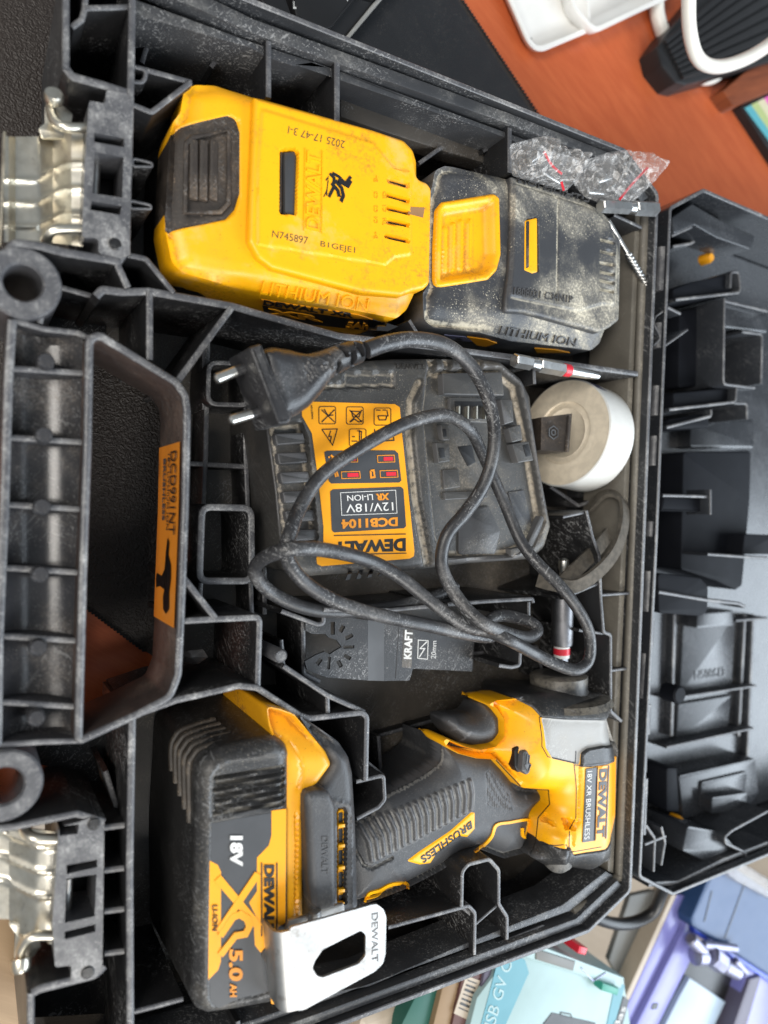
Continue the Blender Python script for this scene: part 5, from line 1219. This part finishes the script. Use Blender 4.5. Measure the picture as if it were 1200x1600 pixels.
mb = MB(); tube(mb, [hk(835, 1040, .0165), hk(838, 1120, .0160)], .0028, 12, flat=.6); mb.build('belt_hook_leg', m_hook, dr)
text('DEWALT', *[db(p)[0] for p in ((1088, 1050), (1088, 1268), (1116, 1262), (1116, 1045))], dr, simple('etched_grey', (.16, .16, .16, 1), .6), z=zh, th=.0002)
# ------------------------------------------------------------------ bit holder in the driver's nose
bh = thing('bit_holder', 'magnetic bit holder with red ring and pointed bit in the driver nose', 'bit holder', tuple(at(876, 1035, -.020)))
A_ = at(877, 1040, -.018); B_ = at(881, 872, -.014); L = np.linalg.norm(B_-A_); ax = (B_-A_)/L
lathe(MB(), A_, ax, [(0, 1)]) if False else None
mb = MB(); lathe(mb, A_, ax, [(0, .0036), (L*.08, .0036)], 6); mb.build('hex_shank', m_dsteel, bh, smooth=0)
mb = MB(); lathe(mb, A_+ax*L*.08, ax, [(0, .0044), (L*.03, .0044), (L*.03, .0046), (L*.09, .0046), (L*.09, .0044), (L*.11, .0044)], 24, m_list=[1, 1, 0, 1, 1]); mb.build('ring', [m_red, m_white], bh)
mb = MB(); lathe(mb, A_+ax*L*.19, ax, [(0, .0050), (L*.01, .0058), (L*.04, .0060), (L*.5, .0060), (L*.54, .0054), (L*.55, .0035)], 28); mb.build('sleeve', m_dsteel, bh)
mb = MB(); lathe(mb, A_+ax*L*.72, ax, [(0, .0032), (L*.06, .0032), (L*.10, .0024), (L*.16, .0022), (L*.2, .0030), (L*.26, .0028), (L*.28, .0012)], 14); mb.build('bit', m_pin, bh)
# ------------------------------------------------------------------ oscillating blade
bl = thing('saw_blade', 'flat black oscillating saw blade with star shaped mount, lying under the cord', 'saw blade', box_of((600, 1010), -.030))
def ce(*pts): return cv(pts, 400, 800, 3.0)
ZQ = -.026
slots = []
def slot(cx, cy, L_, w_, ang):
    c_, s_ = math.cos(R(ang)), math.sin(R(ang)); return ce(*[(cx+c_*a-s_*b, cy+s_*a+c_*b) for a, b in ((-L_/2, -w_/2), (L_/2, -w_/2), (L_/2, w_/2), (-L_/2, w_/2))])
holes = [slot(360, 545, 60, 20, 90), slot(403, 548, 34, 20, 118), slot(437, 585, 38, 18, 152), slot(435, 633, 52, 14, 178), slot(428, 680, 36, 18, 28), slot(392, 712, 34, 20, 62), slot(342, 708, 60, 14, 95), slot(295, 702, 34, 20, 125)]
hub = ce((225, 560), (262, 570), (325, 572), (340, 590), (378, 600), (400, 632), (370, 650), (345, 668), (320, 660), (290, 672), (225, 690))
O = ccw([atx(p, ZQ) for p in ce((232, 515), (330, 478), (525, 508), (525, 790), (330, 775), (240, 740), (228, 700), (285, 668), (320, 655), (345, 668), (372, 650), (402, 632), (378, 600), (340, 588), (325, 572), (262, 572), (232, 555))])
Hs = [ccw([atx(p, ZQ) for p in h]) for h in holes]
pts = list(O); e_ = [(i, (i+1) % len(O)) for i in range(len(O))]
for h in Hs:
    n0 = len(pts); pts += h; e_ += [(n0+i, n0+(i+1) % len(h)) for i in range(len(h))]
res = delaunay_2d_cdt([Vector(p) for p in pts], e_, [], 1, 1e-7); V = np.array([tuple(v) for v in res[0]]); Fs = [tuple(f) for f in res[2]]; cen = np.array([V[list(f)].mean(0) for f in Fs])
ok = inside(O, cen[:, 0], cen[:, 1])
for h in Hs: ok &= ~inside(h, cen[:, 0], cen[:, 1])
Fs = [f for f, k in zip(Fs, ok) if k]; N = len(V); cnt = {(f[i], f[(i+1) % len(f)]) for f in Fs for i in range(len(f))}
link('mount_plate', [(a, b, ZQ) for a, b in V]+[(a, b, ZQ-.0014) for a, b in V], Fs+[(b, a, a+N, b+N) for a, b in cnt if (b, a) not in cnt], m_blade, bl, smooth=0)
mb = MB(); q = ce((523, 506), (600, 512), (600, 792), (523, 790)); P = [at(*q[0], ZQ), at(*q[1], ZQ-.005), at(*q[2], ZQ-.005), at(*q[3], ZQ)]
hexa(mb, [p-np.array([0, 0, .0014]) for p in P[::1]], P); mb.build('blade_step', m_emb, bl)
mb = MB(); tz = ZQ-.005
prism(mb, ce((600, 512), (740, 530), (1022, 560), (1012, 748), (900, 742), (735, 735), (720, 790), (600, 792)), tz, tz-.0013, 0); mb.build('blade', m_blade, bl)
mb = MB()
for k in range(30):
    y0 = 562+k*6.1; prism(mb, ce((1018-k*.3, y0), (1028-k*.3, y0+3), (1018-k*.3, y0+6)), tz-.0001, tz-.0012, 0)
mb.build('tooth_row', m_emb, bl)['kind'] = 'stuff'
mb = MB(); decal(mb, ce((690, 548), (738, 552), (728, 733), (684, 728)), tz, .0001); mb.build('print_band', m_case_floor, bl)
text('KRAFT', *[ce(p)[0] for p in ((728, 690), (735, 555), (698, 552), (692, 688))], bl, m_white, z=tz+.0001, th=.0001, bold=.04)
text('20mm', *[ce(p)[0] for p in ((842, 688), (846, 605), (824, 603), (820, 686))], bl, m_white, z=tz, th=.0001)
mb = MB(); stroke(mb, ce((760, 600), (806, 603), (803, 690), (757, 685)), 1.2, tz, .0002, closed=True); mb.build('print_mark', m_white, bl)
mb = MB(); stroke(mb, ce((765, 680), (790, 640), (768, 640), (800, 608)), 1.8, tz, .0002); mb.build('print_mark', m_white, bl)
mb = MB(); stroke(mb, ce((672, 525), (655, 780)), .8, tz, .0002); mb.build('print_line', m_emb, bl)
# ------------------------------------------------------------------ tape roll
tp = thing('tape_roll', 'roll of white tape with tan face leaning between the charger and hinge', 'tape', tuple(at(905, 680, FL+.001)))
cF = at(880, 676, -.0295)         # centre of the face that looks back at the handle
ev = lambda x, y: at(x, y, -.012)
nrm = np.array([-.95, .10, .16]); nrm /= np.linalg.norm(nrm)
RT = .0315
WT = .024
mb = MB()
c0 = cF-nrm*WT
lathe(mb, c0, nrm, [(0, .012), (0, RT-.001), (.0006, RT), (WT-.0006, RT), (WT, RT-.0008)], 72, caps=False); mb.build('outer_winding', m_tape, tp, smooth=30)
mb = MB(); prof = [(WT, RT-.0008)]
for k in range(9): prof.append((WT-.0002*(k % 2), RT-.0008-k*.0012))
prof += [(WT, .0185), (WT-.0012, .0180), (WT-.0012, .0150), (WT-.0008, .0145), (WT-.002, .013), (WT-.002, .0)]
lathe(mb, c0, nrm, prof, 72, caps=False); mb.build('face', m_tapef, tp, smooth=50)
mb = MB(); u_ = np.cross(nrm, (0, 1, 0)); u_ /= np.linalg.norm(u_); v_ = np.cross(nrm, u_)
vs = []; na = 10
for i in range(na+1):
    a = R(-40)+R(38)*i/na
    dirv = math.cos(a)*(-v_ if np.dot(v_, [0, 1, 0]) < 0 else v_)+math.sin(a)*(-u_ if u_[0] > 0 else u_)
    for h in (WT*1.0, WT*.55+.004*math.sin(i)): vs.append(c0+nrm*h+dirv*(RT+.0003))
mb.add(vs, [(2*i, 2*i+2, 2*i+3, 2*i+1) for i in range(na)]); mb.add(vs, [(2*i, 2*i+1, 2*i+3, 2*i+2) for i in range(na)]); mb.build('tape_end', m_smear, tp)
kb = thing('black_insert', 'small black plastic block with round emblem standing in the tape roll', 'plastic block', tuple(at(866, 680, -.02)))
def blockf(p): return cF+np.array(p)
Pq = [at(846, 652, -.016), at(894, 646, -.010), at(889, 706, -.010), at(845, 703, -.016)]
mb = MB(); hexa(mb, [p+np.array([.002, 0, -.022]) for p in (Pq[3], Pq[2], Pq[1], Pq[0])], (Pq[3], Pq[2], Pq[1], Pq[0])); mb.build('block', m_brown, kb)
mb = MB(); c_ = at(864, 676, -.0128); lathe(mb, c_, (0, 0, 1), [(0, .0040), (.0006, .0040), (.0006, .0032), (.0001, .0032)], 6, caps=False); mb.build('emblem_ring', m_emb, kb, smooth=0)
mb = MB(); lathe(mb, c_, (0, 0, 1), [(0, .0018), (.0005, .0018), (.0005, .001), (.0001, .001)], 20, caps=False); mb.build('emblem_ring', m_emb, kb)
mb = MB(); tube(mb, [at(889, 650, -.0095), at(885, 706, -.0095)], .0010, 8); mb.build('edge_strip', m_brown, kb)
# ------------------------------------------------------------------ hex bits, drill bit
def bit(name, label, a, b, segs, cat='bit'):
    A_, B_ = at(*a), at(*b); L = np.linalg.norm(B_-A_); ax = (B_-A_)/L
    t = thing(name, label, cat, tuple((A_+B_)/2-np.array([0, 0, .003])))
    for nm, s0, s1, r0, r1, n_, m_ in segs:
        mb = MB(); c = min(.0004, (s1-s0)*L*.2); lathe(mb, A_+ax*s0*L, ax, [(0, r0*.85), (c, r0), ((s1-s0)*L-c, r1), ((s1-s0)*L, r1*.85)], n_); mb.build(nm, m_, t, smooth=25 if n_ > 8 else 0)
    return t
bit('screwdriver_bit', 'long hex screwdriver bit with pink-red ring resting above the tape roll', (803, 563, .004), (935, 588, -.002),
    [('hex_end', 0, .18, .0036, .0036, 6, m_steel), ('groove', .18, .27, .0024, .0030, 16, m_steel), ('hex_shank', .27, .55, .0038, .0038, 6, m_steel), ('red_ring', .55, .63, .0034, .0034, 16, m_red), ('shaft', .63, .86, .0030, .0026, 16, m_steel), ('tip', .86, 1.0, .0024, .0016, 8, m_steel)])
bit('nut_driver', 'chrome hex bit lying on the black battery corner next to the plastic bags', (938, 322, .004), (1024, 327, .003),
    [('hex_shank', 0, .50, .0036, .0036, 6, m_steel), ('groove', .50, .60, .0026, .0030, 16, m_steel), ('socket', .60, 1.0, .0042, .0042, 6, m_steel)])
db_ = thing('drill_bit', 'thin twisted drill bit leaning between black battery and hinge', 'drill bit', tuple(at(990, 400, -.02)))
A_, B_ = at(950, 345, -.004), at(1012, 448, -.006); L = np.linalg.norm(B_-A_); ax = (B_-A_)/L; s_ = np.cross(ax, (0, 0, 1)); s_ /= np.linalg.norm(s_); u_ = np.cross(s_, ax)
mb = MB(); lathe(mb, A_, ax, [(0, .0014), (L*.5, .0014)], 14); mb.build('shank', m_steel, db_)
for ph in (0, math.pi):
    P = [A_+ax*(L*(.48+.52*k/60))+(s_*math.cos(k*.52+ph)+u_*math.sin(k*.52+ph))*.0012 for k in range(61)]
    mb = MB(); tube(mb, P, .0011, 8, up=(1, 0, 0)); mb.build('flute', m_steel, db_, smooth=60)
# ------------------------------------------------------------------ webbing strap, shard
st = MB()
P = catmull([at(*p) for p in ((840, 905, -.014), (865, 912, -.008), (900, 915, -.002), (935, 893, 0), (962, 860, .000), (975, 820, -.003), (974, 785, -.008), (960, 772, -.013), (940, 775, -.020), (915, 800, -.030))], 6)
P2 = catmull([at(*p) for p in ((880, 910, -.012), (905, 885, -.008), (930, 860, -.010), (950, 835, -.016))], 6)
def ribbon(mb, P, w_, th_=.0010, tw=(0, 0)):
    T_ = np.gradient(P, axis=0); T_ /= np.linalg.norm(T_, axis=1)[:, None]; vs = []
    for p, t in zip(P, T_):
        d = np.cross(t, (-.55, .1, .8)); a_ = tw[0]+(tw[1]-tw[0])*len(vs)/(4*len(P)); d = d/np.linalg.norm(d); e_ = np.cross(t, d); d = d*math.cos(a_)+e_*math.sin(a_); s = d-t*d.dot(t); s /= np.linalg.norm(s); n = np.cross(t, s)
        vs += [p+s*w_+n*th_, p+s*w_-n*th_, p-s*w_-n*th_, p-s*w_+n*th_]
    fs = []
    for i in range(len(P)-1):
        for k in range(4): fs.append((4*i+k, 4*i+(k+1) % 4, 4*i+4+(k+1) % 4, 4*i+4+k))
    mb.add(vs, fs+[(0, 3, 2, 1), tuple(4*(len(P)-1)+k for k in range(4))])
ribbon(st, P, .0040, tw=(.35, 1.25)); ribbon(st, P2, .0040, tw=(.1, .5))
so = st.build('webbing_strap', m_strap, None, smooth=60); tag(so, 'grey-brown fabric strap looped between the bit holder and the hinge', 'strap')
sh = MB(); vs = [at(279, 1025, -.030), at(295, 1017, -.022), at(318, 1015, -.024), at(325, 1027, -.030), at(310, 1037, -.034), at(288, 1038, -.036), at(300, 1027, -.018)]
sh.add(vs+[v-np.array([0, 0, .002]) for v in vs], [(0, 6, 1), (1, 6, 2), (2, 6, 3), (3, 6, 4), (4, 6, 5), (5, 6, 0), (7, 8, 9, 10, 11, 12)]+[(i, (i+1) % 6, 7+(i+1) % 6, 7+i) for i in range(6)])
o = sh.build('plastic_shard', m_shard, None, smooth=0); tag(o, 'small clear plastic shard in the narrow pocket beside the handle', 'plastic shard')
# ------------------------------------------------------------------ zip bags
def bag(label, outline, z0, h, seed, seal, group='small zip bags of screws'):
    """crumpled pillow of film"""
    r_ = np.random.default_rng(seed); O = ccw([atx(p, z0) for p in outline]); O = resample(fillet(O, .003, 3), .002); OA = np.array(O)
    lo, hi = OA.min(0), OA.max(0); gx, gy = np.meshgrid(np.arange(lo[0], hi[0], .0016), np.arange(lo[1], hi[1], .0016)); gx = gx.ravel()+r_.normal(0, .0003, gx.size); gy = gy.ravel()+r_.normal(0, .0003, gy.size)
    ok = inside(O, gx, gy); gx, gy = gx[ok], gy[ok]; ok = dist(O, gx, gy) > .0012; pts = O+list(zip(gx[ok], gy[ok]))
    res = delaunay_2d_cdt([Vector(p) for p in pts], [(i, (i+1) % len(O)) for i in range(len(O))], [list(range(len(O)))], 1, 1e-6)
    V = np.array([tuple(v) for v in res[0]]); F = [tuple(f) for f in res[2]]; X, Y = V.T; d = dist(O, X, Y)
    Z = h*np.clip(d/.012, 0, 1)**.6
    for k in range(16):
        a = r_.uniform(0, math.pi); ph = r_.uniform(0, 9); f_ = r_.uniform(180, 700)
        Z = Z+np.abs(np.sin((X*math.cos(a)+Y*math.sin(a))*f_+ph))*r_.uniform(.0004, .0016)*np.clip(d/.004, 0, 1)
    t = thing('zip_bag', label, 'plastic bag', (OA[:, 0].mean(), OA[:, 1].mean(), z0-.004), group)
    N = len(V); link('film', [(x, y, z0+z) for x, y, z in zip(X, Y, Z)]+[(x, y, z0-.3*z-.0005) for x, y, z in zip(X, Y, Z)], F+[tuple(i+N for i in f[::-1]) for f in F], m_film, t, smooth=20)
    for s in seal:
        mb = MB(); P = catmull([at(x, y, z0+h+.0022) for x, y in s], 5); ribbon(mb, P, .0006, .0002); mb.build('red_seal', m_red, t)
    return t
bag('crumpled clear zip bag with red seal sticking out past the case rim', [(895, 285), (915, 250), (950, 238), (990, 243), (1030, 262), (1026, 275), (1005, 300), (985, 320), (950, 322), (915, 308)], .001, .006, 3, [((1012, 262), (990, 285), (968, 312))])
bag('crumpled clear zip bag with pink print between the rim and black battery', [(797, 225), (840, 214), (856, 235), (905, 245), (905, 262), (885, 300), (860, 292), (800, 275)], .000, .006, 5, [((850, 237), (862, 258), (878, 272)), ((877, 284), (881, 298))])
for (x, y, a_) in ((930, 285, .4), (955, 292, -.5), (975, 275, 1.2), (915, 300, .1), (825, 255, .7), (845, 268, -.3)):
    t_ = [o for o in C.objects if o.name.startswith('zip_bag')][0 if x > 880 else 1]
    c_ = at(x, y, -.001); mb = MB(); lathe(mb, c_, (math.cos(a_), math.sin(a_), .1), [(0, .0016), (.0008, .0026), (.0014, .0012), (.011, .0010), (.013, .0002)], 10); mb.build('screw', m_steel, t_)
# ------------------------------------------------------------------ things on the desk behind
def on_desk(name, label, cat, c, group=None, z=ZD): return thing(name, label, cat, tuple(at(c[0], c[1], z)[:2])+(z,), group)
# keyboard corner
kbz = ZD+.012
kt = on_desk('keyboard', 'corner of a black keyboard with silver edge strip behind the case', 'keyboard', (480, 20), z=ZD+.003)
mb = MB(); prism(mb, [(380, -160), (470, -200), (640, -60), (530, 68), (420, 90), (230, -20)], kbz, ZD+.003, .0012, r=.002); mb.build('base', m_ink, kt)
mb = MB(); P = [at(590, -8, kbz+.0004), at(533, 66, kbz+.0004)]; prism(mb, [(597, -12), (603, -8), (541, 66), (533, 66)], kbz+.001, kbz-.006, .0004); mb.build('edge_strip', m_alu, kt)
for px in ([(452, -18), (500, -40), (560, -8), (520, 42), (500, 52), (463, 26)], [(392, -20), (440, -22), (456, 22), (450, 36), (425, 22)], [(566, -10), (600, -60), (640, -40), (585, -4)], [(468, 34), (502, 56), (480, 90), (440, 60)]):
    mb = MB(); prism(mb, px, kbz+.0050, kbz, .0014, r=.0012); k_ = mb.build('key', m_ink, kt)
text('r', (543, 2), (547, -1), (545, -5), (541, -2), kt, m_white, z=kbz+.005, th=.0001)
text('F', (463, 14), (462, 2), (458, 2), (458, 14), kt, m_white, z=kbz+.005, th=.0001)
# ceramic dishes
def dish(label, cx, pts, rim_h, grp):
    t = on_desk('dish', label, 'dish', cx, grp); O = fillet(ccw([atx(p, ZD+rim_h) for p in pts]), .014, 8)
    mb = MB(); vs = []; rings = [(0.008, ZD), (.0015, ZD+rim_h*.5), (0, ZD+rim_h-.001), (.0006, ZD+rim_h), (.0030, ZD+rim_h), (.0042, ZD+rim_h-.0015), (.010, ZD+rim_h*.35), (.016, ZD+.003)]
    N = len(O)
    for d, z in rings: vs += [(a, b, z) for a, b in offs(O, d)]
    fs = [(k*N+i, k*N+(i+1) % N, (k+1)*N+(i+1) % N, (k+1)*N+i) for k in range(len(rings)-1) for i in range(N)]; b = (len(rings)-1)*N
    fs += [tuple(i+b for i in t_) for t_ in poly_mesh([v[:2] for v in vs[b:]], 0)]; mb.add(vs, fs); mb.build('body', m_chalk, t, smooth=50)
dish('white rounded dish nearer the case, partly under the other dish', (840, 20), [(760, -140), (770, -60), (834, 86), (925, 48), (920, -60)], .009, 'white dishes on the desk')
dish('white rounded dish resting over the edge of its neighbour, further from the case', (960, -10), [(875, -110), (893, 10), (930, 52), (1060, -10), (1040, -120)], .015, 'white dishes on the desk')
# ribbed black adapter with white cable
ad = on_desk('ribbed_adapter', 'black ribbed power block with chamfered corner under a white cable', 'power adapter', (1130, 50))
za = ZD+.020
ao = [(1033, 70), (1050, 45), (1170, -100), (1300, -60), (1240, 85), (1078, 130), (1062, 126), (1040, 98)]
mb = MB(); prism(mb, ao, za-.003, ZD, .002, r=.002, zm=za); mb.build('body', m_ink, ad)
for k in range(8):
    t0 = k/8; a = (1040+t0*30, 62+t0*62); b = (1200+t0*40, -75+t0*150)
    mb = MB(); prism(mb, [a, b, (b[0]+6, b[1]+13), (a[0]+3, a[1]+6)], za, za-.004, .0006); mb.build('rib', m_ink, ad)
wc = MB(); P = catmull([at(*p) for p in ((1078, -60, .00), (1076, 0, -.004), (1078, 50, -.008), (1090, 90, -.012), (1115, 104, -.014), (1150, 98, -.014), (1190, 78, -.012), (1240, 40, -.01))], 7)
tube(wc, P, .0042, 14); o = wc.build('white_cable', m_wcab, None, smooth=60); tag(o, 'thick white cable curving over the ribbed black power block', 'cable')
wc = MB(); P = catmull([at(*p) for p in ((1035, -60, ZD+.006), (1026, 0, ZD+.006), (1030, 35, ZD+.006), (1045, 70, ZD+.006), (1070, 105, ZD+.006), (1100, 122, ZD+.006), (1125, 110, ZD+.006), (1140, 60, ZD+.006))], 7)
tube(wc, P, .0052, 14); o = wc.build('white_cable', m_wcab, None, smooth=60); tag(o, 'thick white cable on the desk showing beside and below the ribbed black block', 'cable')
wb_ = MB(); prism(wb_, [(1130, 142), (1165, 112), (1330, 30), (1400, 60), (1150, 166), (1145, 164)], ZD+.012, ZD, .0006); o = wb_.build('wooden_board', m_wood2, None); tag(o, 'reddish brown wooden board edge beside the ribbed black block', 'board')
cf = on_desk('colour_chart', 'framed chart with teal, green, cream and pink stripes near the image edge', 'chart', (1190, 190))
mb = MB(); prism(mb, [(1158, 166), (1205, 142), (1290, 230), (1235, 285)], ZD+.008, ZD, .001); mb.build('frame', m_ink, cf)
for k, (c_, nm) in enumerate((((.10, .38, .44, 1), 'teal'), ((.42, .50, .22, 1), 'green'), ((.62, .58, .40, 1), 'cream'), ((.70, .12, .45, 1), 'pink'))):
    x = 1163+k*10; mb = MB(); decal(mb, [(x, 169-k*5), (x+10, 164-k*5), (x+80, 240), (x+66, 258)], ZD+.008, .0003+k*.0001); mb.build('stripe', flat('stripe_'+nm, c_), cf)
# ------------------------------------------------------------------ lower right: boxes, blue case, printer-like machine
ZS = ZD-.004
def solid(name, px, zt, mat, parent=None, zb=None, bev=.0008, r=0, zm=None):
    mb = MB(); prism(mb, px, zt, ZS if zb is None else zb, bev, r=r, zm=zm); return mb.build(name, mat, parent)
m_lil = flat('lilac_metal', (.20, .20, .48, 1), .3); m_blue = flat('blue_vinyl', (.018, .055, .15, 1), .45); m_bblue = flat('bright_blue_edge', (.02, .06, .50, 1), .35)
m_cream = flat('cream_box', (.42, .35, .27, 1), .5); m_teal = flat('teal_print', (.05, .22, .27, 1), .4); m_box = flat('pale_box_lid', (.30, .42, .42, 1), .4)
m_green = flat('dark_green_cover', (.015, .10, .075, 1), .5); m_kraft = flat('kraft_card', (.26, .17, .09, 1), .6); m_pur = flat('grey_purple_card', (.10, .09, .13, 1), .5); m_mar = flat('maroon_card', (.10, .04, .035, 1), .5)
m_silv = metal('silver_clamp', (.34, .34, .44, 1), (.24, .24, .34, 1), .4); m_pale = flat('pale_sheet', (.34, .42, .50, 1), .35); m_grey = flat('grey_cover', (.15, .15, .14, 1), .5)
bx = on_desk('gadget_box', 'white and teal product box with clear window and picture on its lid', 'box', (850, 1560), z=ZS); zq = ZS+.040
solid('body', [(800, 1486), (975, 1530), (985, 1600), (930, 1760), (700, 1740), (745, 1560)], zq, m_box, bx, zm=zq)
mb = MB(); decal(mb, [(800, 1488), (820, 1500), (826, 1520), (790, 1600), (780, 1660), (740, 1640), (762, 1560), (775, 1510)], zq, .0003); mb.build('lid_print', m_teal, bx)
text('USB GV C', (768, 1620), (800, 1505), (785, 1498), (752, 1612), bx, m_box, z=zq+.0003, th=.0003)
mb = MB(); decal(mb, [(962, 1532), (976, 1540), (955, 1620), (935, 1660)], zq, .0003); mb.build('lid_print', m_teal, bx)
mb = MB(); decal(mb, [(974, 1556), (982, 1562), (962, 1640), (948, 1640)], zq, .0005); mb.build('lid_band', m_ink, bx); text('Bas', (965, 1608), (978, 1574), (971, 1571), (958, 1604), bx, m_white, z=zq+.0005, th=.0002)
mb = MB(); decal(mb, [(848, 1600), (862, 1582), (880, 1586), (895, 1590), (930, 1598), (930, 1604), (900, 1602), (890, 1640), (850, 1640)], zq, .0004); mb.build('lid_picture', m_ink, bx)
mb = MB(); stroke(mb, [(876, 1582), (892, 1585), (894, 1591), (876, 1588)], 1.2, zq+.0002, closed=True); mb.build('lid_picture', m_ink, bx)
b2 = on_desk('clear_window_box', 'white box end with clear panel, red tab and green clip behind the teal box', 'box', (900, 1490), z=ZS)
solid('body', [(812, 1470), (850, 1480), (976, 1528), (970, 1545), (830, 1500), (800, 1486)], ZS+.043, m_box, b2); solid('window', [(838, 1483), (900, 1503), (896, 1518), (838, 1500)], ZS+.044, m_grey, b2, zb=ZS+.042)
solid('red_tab', [(906, 1478), (919, 1482), (915, 1493), (903, 1490)], ZS+.045, m_red, b2); solid('green_clip', [(942, 1536), (968, 1545), (965, 1556), (940, 1548)], ZS+.047, flat('green_clip', (.02, .25, .18, 1)), b2)
mb = MB(); stroke(mb, [(908, 1512), (926, 1532), (946, 1520)], 1.5, ZS+.043, .0006); mb.build('wire', m_silv, b2)
bk = lambda nm, lb, px, z, m, **k: solid(nm, px, z, m, **k)
def single(name, label, cat, px, z, mat, group=None, r=0, bev=.0008):
    o = solid(name, px, z, mat, None, r=r, bev=bev); tag(o, label, cat, group); return o
single('notebook', 'thin dark green notebook next to the case rim', 'notebook', [(650, 1556), (690, 1540), (672, 1640), (622, 1640), (628, 1600)], ZS+.030, m_green)
single('kraft_box', 'plain tan cardboard box right of the green notebook', 'box', [(692, 1541), (722, 1530), (700, 1640), (668, 1640)], ZS+.034, m_kraft)
bc = on_desk('barcode_box', 'maroon box with a cream barcode sticker between kraft and purple boxes', 'box', (730, 1560), z=ZS)
solid('body', [(722, 1530), (762, 1515), (752, 1560), (722, 1660), (696, 1650)], ZS+.036, m_mar, bc)
mb = MB(); decal(mb, [(728, 1524), (750, 1532), (730, 1593), (709, 1583)], ZS+.036, .0003); mb.build('barcode_sticker', m_cream, bc)
for k in range(7):
    t = .1+k*.12; mb = MB(); a = (728+(709-728)*t, 1524+(1583-1524)*t); b = (750+(730-750)*t, 1532+(1593-1532)*t); stroke(mb, [(a[0]*.8+b[0]*.2, a[1]*.8+b[1]*.2), (a[0]*.15+b[0]*.85, a[1]*.15+b[1]*.85)], 1.2+(k % 3)*.9, ZS+.0363); mb.build('barcode_bar', m_ink, bc)
pb = on_desk('purple_box', 'grey-purple box with white number one in a circle beside teal box', 'box', (755, 1580), z=ZS)
solid('body', [(757, 1520), (770, 1510), (745, 1660), (728, 1660)], ZS+.038, m_pur, pb)
mb = MB(); lathe(mb, at(746, 1590, ZS+.038), (0, 0, 1), [(0, .0022), (.0003, .0022), (.0003, .0017), (0, .0017)], 20, caps=False); mb.build('circle_print', m_white, pb); text('1', (746, 1593), (748, 1589), (745, 1587), (743, 1591), pb, m_white, z=ZS+.038, th=.0002)
single('pale_cloth_roll', 'pale beige rounded bundle at the bottom, left of the notebook', 'bundle', [(560, 1590), (620, 1566), (650, 1560), (640, 1640), (560, 1650)], ZS+.020, m_cream, r=.006, bev=.005)
gc = single('grey_cover_strip', 'dull grey cover strip leaning beside the beige table top', 'cover', [(985, 1400), (1020, 1392), (1060, 1400), (985, 1560), (952, 1500)], ZS+.004, m_grey)
mb = MB(); P = catmull([at(*p) for p in ((1045, 1370, -.04), (1034, 1395, -.05), (1020, 1425, -.056), (990, 1441, -.06), (955, 1442, -.06), (915, 1425, -.056), (880, 1395, -.06))], 7); tube(mb, P, .0040, 12); o = mb.build('black_cable', m_ink, None, smooth=60); tag(o, 'thick dark cable looping below the hinge corner of the case', 'cable')
mc = on_desk('lilac_machine', 'lilac metal machine rail with silver clamp beside the blue case', 'machine', (1080, 1500), z=ZS)
solid('rail', [(1058, 1398), (1078, 1400), (1075, 1440), (975, 1650), (935, 1650), (985, 1560)], ZS+.014, m_lil, mc, r=.001); solid('wide_rail', [(1078, 1420), (1090, 1450), (1080, 1500), (1000, 1660), (965, 1660), (1070, 1450)], ZS+.018, m_lil, mc, r=.001)
solid('edge_strip', [(1050, 1398), (1058, 1398), (985, 1560), (935, 1650), (928, 1645), (978, 1555)], ZS+.016, m_cream, mc)
mb = MB(); decal(mb, [(1020, 1568), (1028, 1567), (1026, 1576), (1017, 1577)], ZS+.018, .0005, r=.0006); mb.build('screw_hole', m_ink, mc)
solid('dark_base', [(1080, 1482), (1150, 1520), (1180, 1540), (1120, 1660), (990, 1660), (1060, 1530)], ZS+.008, m_ink, mc)
solid('sheet', [(1078, 1528), (1134, 1566), (1090, 1660), (1010, 1660), (1060, 1560)], ZS+.012, m_pale, mc)
solid('side_rail', [(1168, 1512), (1210, 1532), (1215, 1660), (1130, 1660)], ZS+.018, m_lil, mc); solid('dark_rail', [(1172, 1530), (1190, 1525), (1150, 1660), (1130, 1650)], ZS+.021, m_pur, mc)
for (x0, y0, x1, y1, r_) in ((1078, 1466, 1100, 1490, .0045), (1085, 1494, 1100, 1494, .0062), (1108, 1490, 1126, 1504, .0080), (1130, 1508, 1152, 1520, .0052), (1098, 1476, 1150, 1482, .0030), (1148, 1500, 1166, 1520, .0026)):
    mb = MB(); A_, B_ = at(x0, y0, ZS+.030), at(x1, y1, ZS+.030); lathe(mb, A_, B_-A_, [(0, r_*.7), (.001, r_), (np.linalg.norm(B_-A_)-.001, r_), (np.linalg.norm(B_-A_), r_*.7)], 8 if r_ > .007 else 18); mb.build('clamp_piece', m_silv, mc, smooth=30)
bcase = on_desk('blue_case', 'dark blue folded case with bright blue lower edge, seams across it', 'case', (1140, 1440), z=ZS); zc = ZS+.026
solid('body', [(1110, 1366), (1140, 1350), (1290, 1450), (1260, 1560), (1200, 1524), (1082, 1448), (1080, 1436)], zc, m_blue, bcase, bev=.003, r=.002)
solid('edge', [(1084, 1446), (1200, 1520), (1260, 1556), (1256, 1568), (1198, 1532), (1086, 1458)], zc-.004, m_bblue, bcase)
for a, b in (((1164, 1378), (1132, 1466)), ((1112, 1392), (1100, 1440))): mb = MB(); stroke(mb, [a, b], 1.5, zc, .0004); mb.build('seam', m_ink, bcase)
gp_ = single('pale_pouch', 'pale grey crumpled plastic pouch between lid corner and blue case', 'pouch', [(1120, 1352), (1160, 1345), (1215, 1380), (1210, 1410), (1150, 1378)], ZS+.034, m_shard, r=.004, bev=.004)
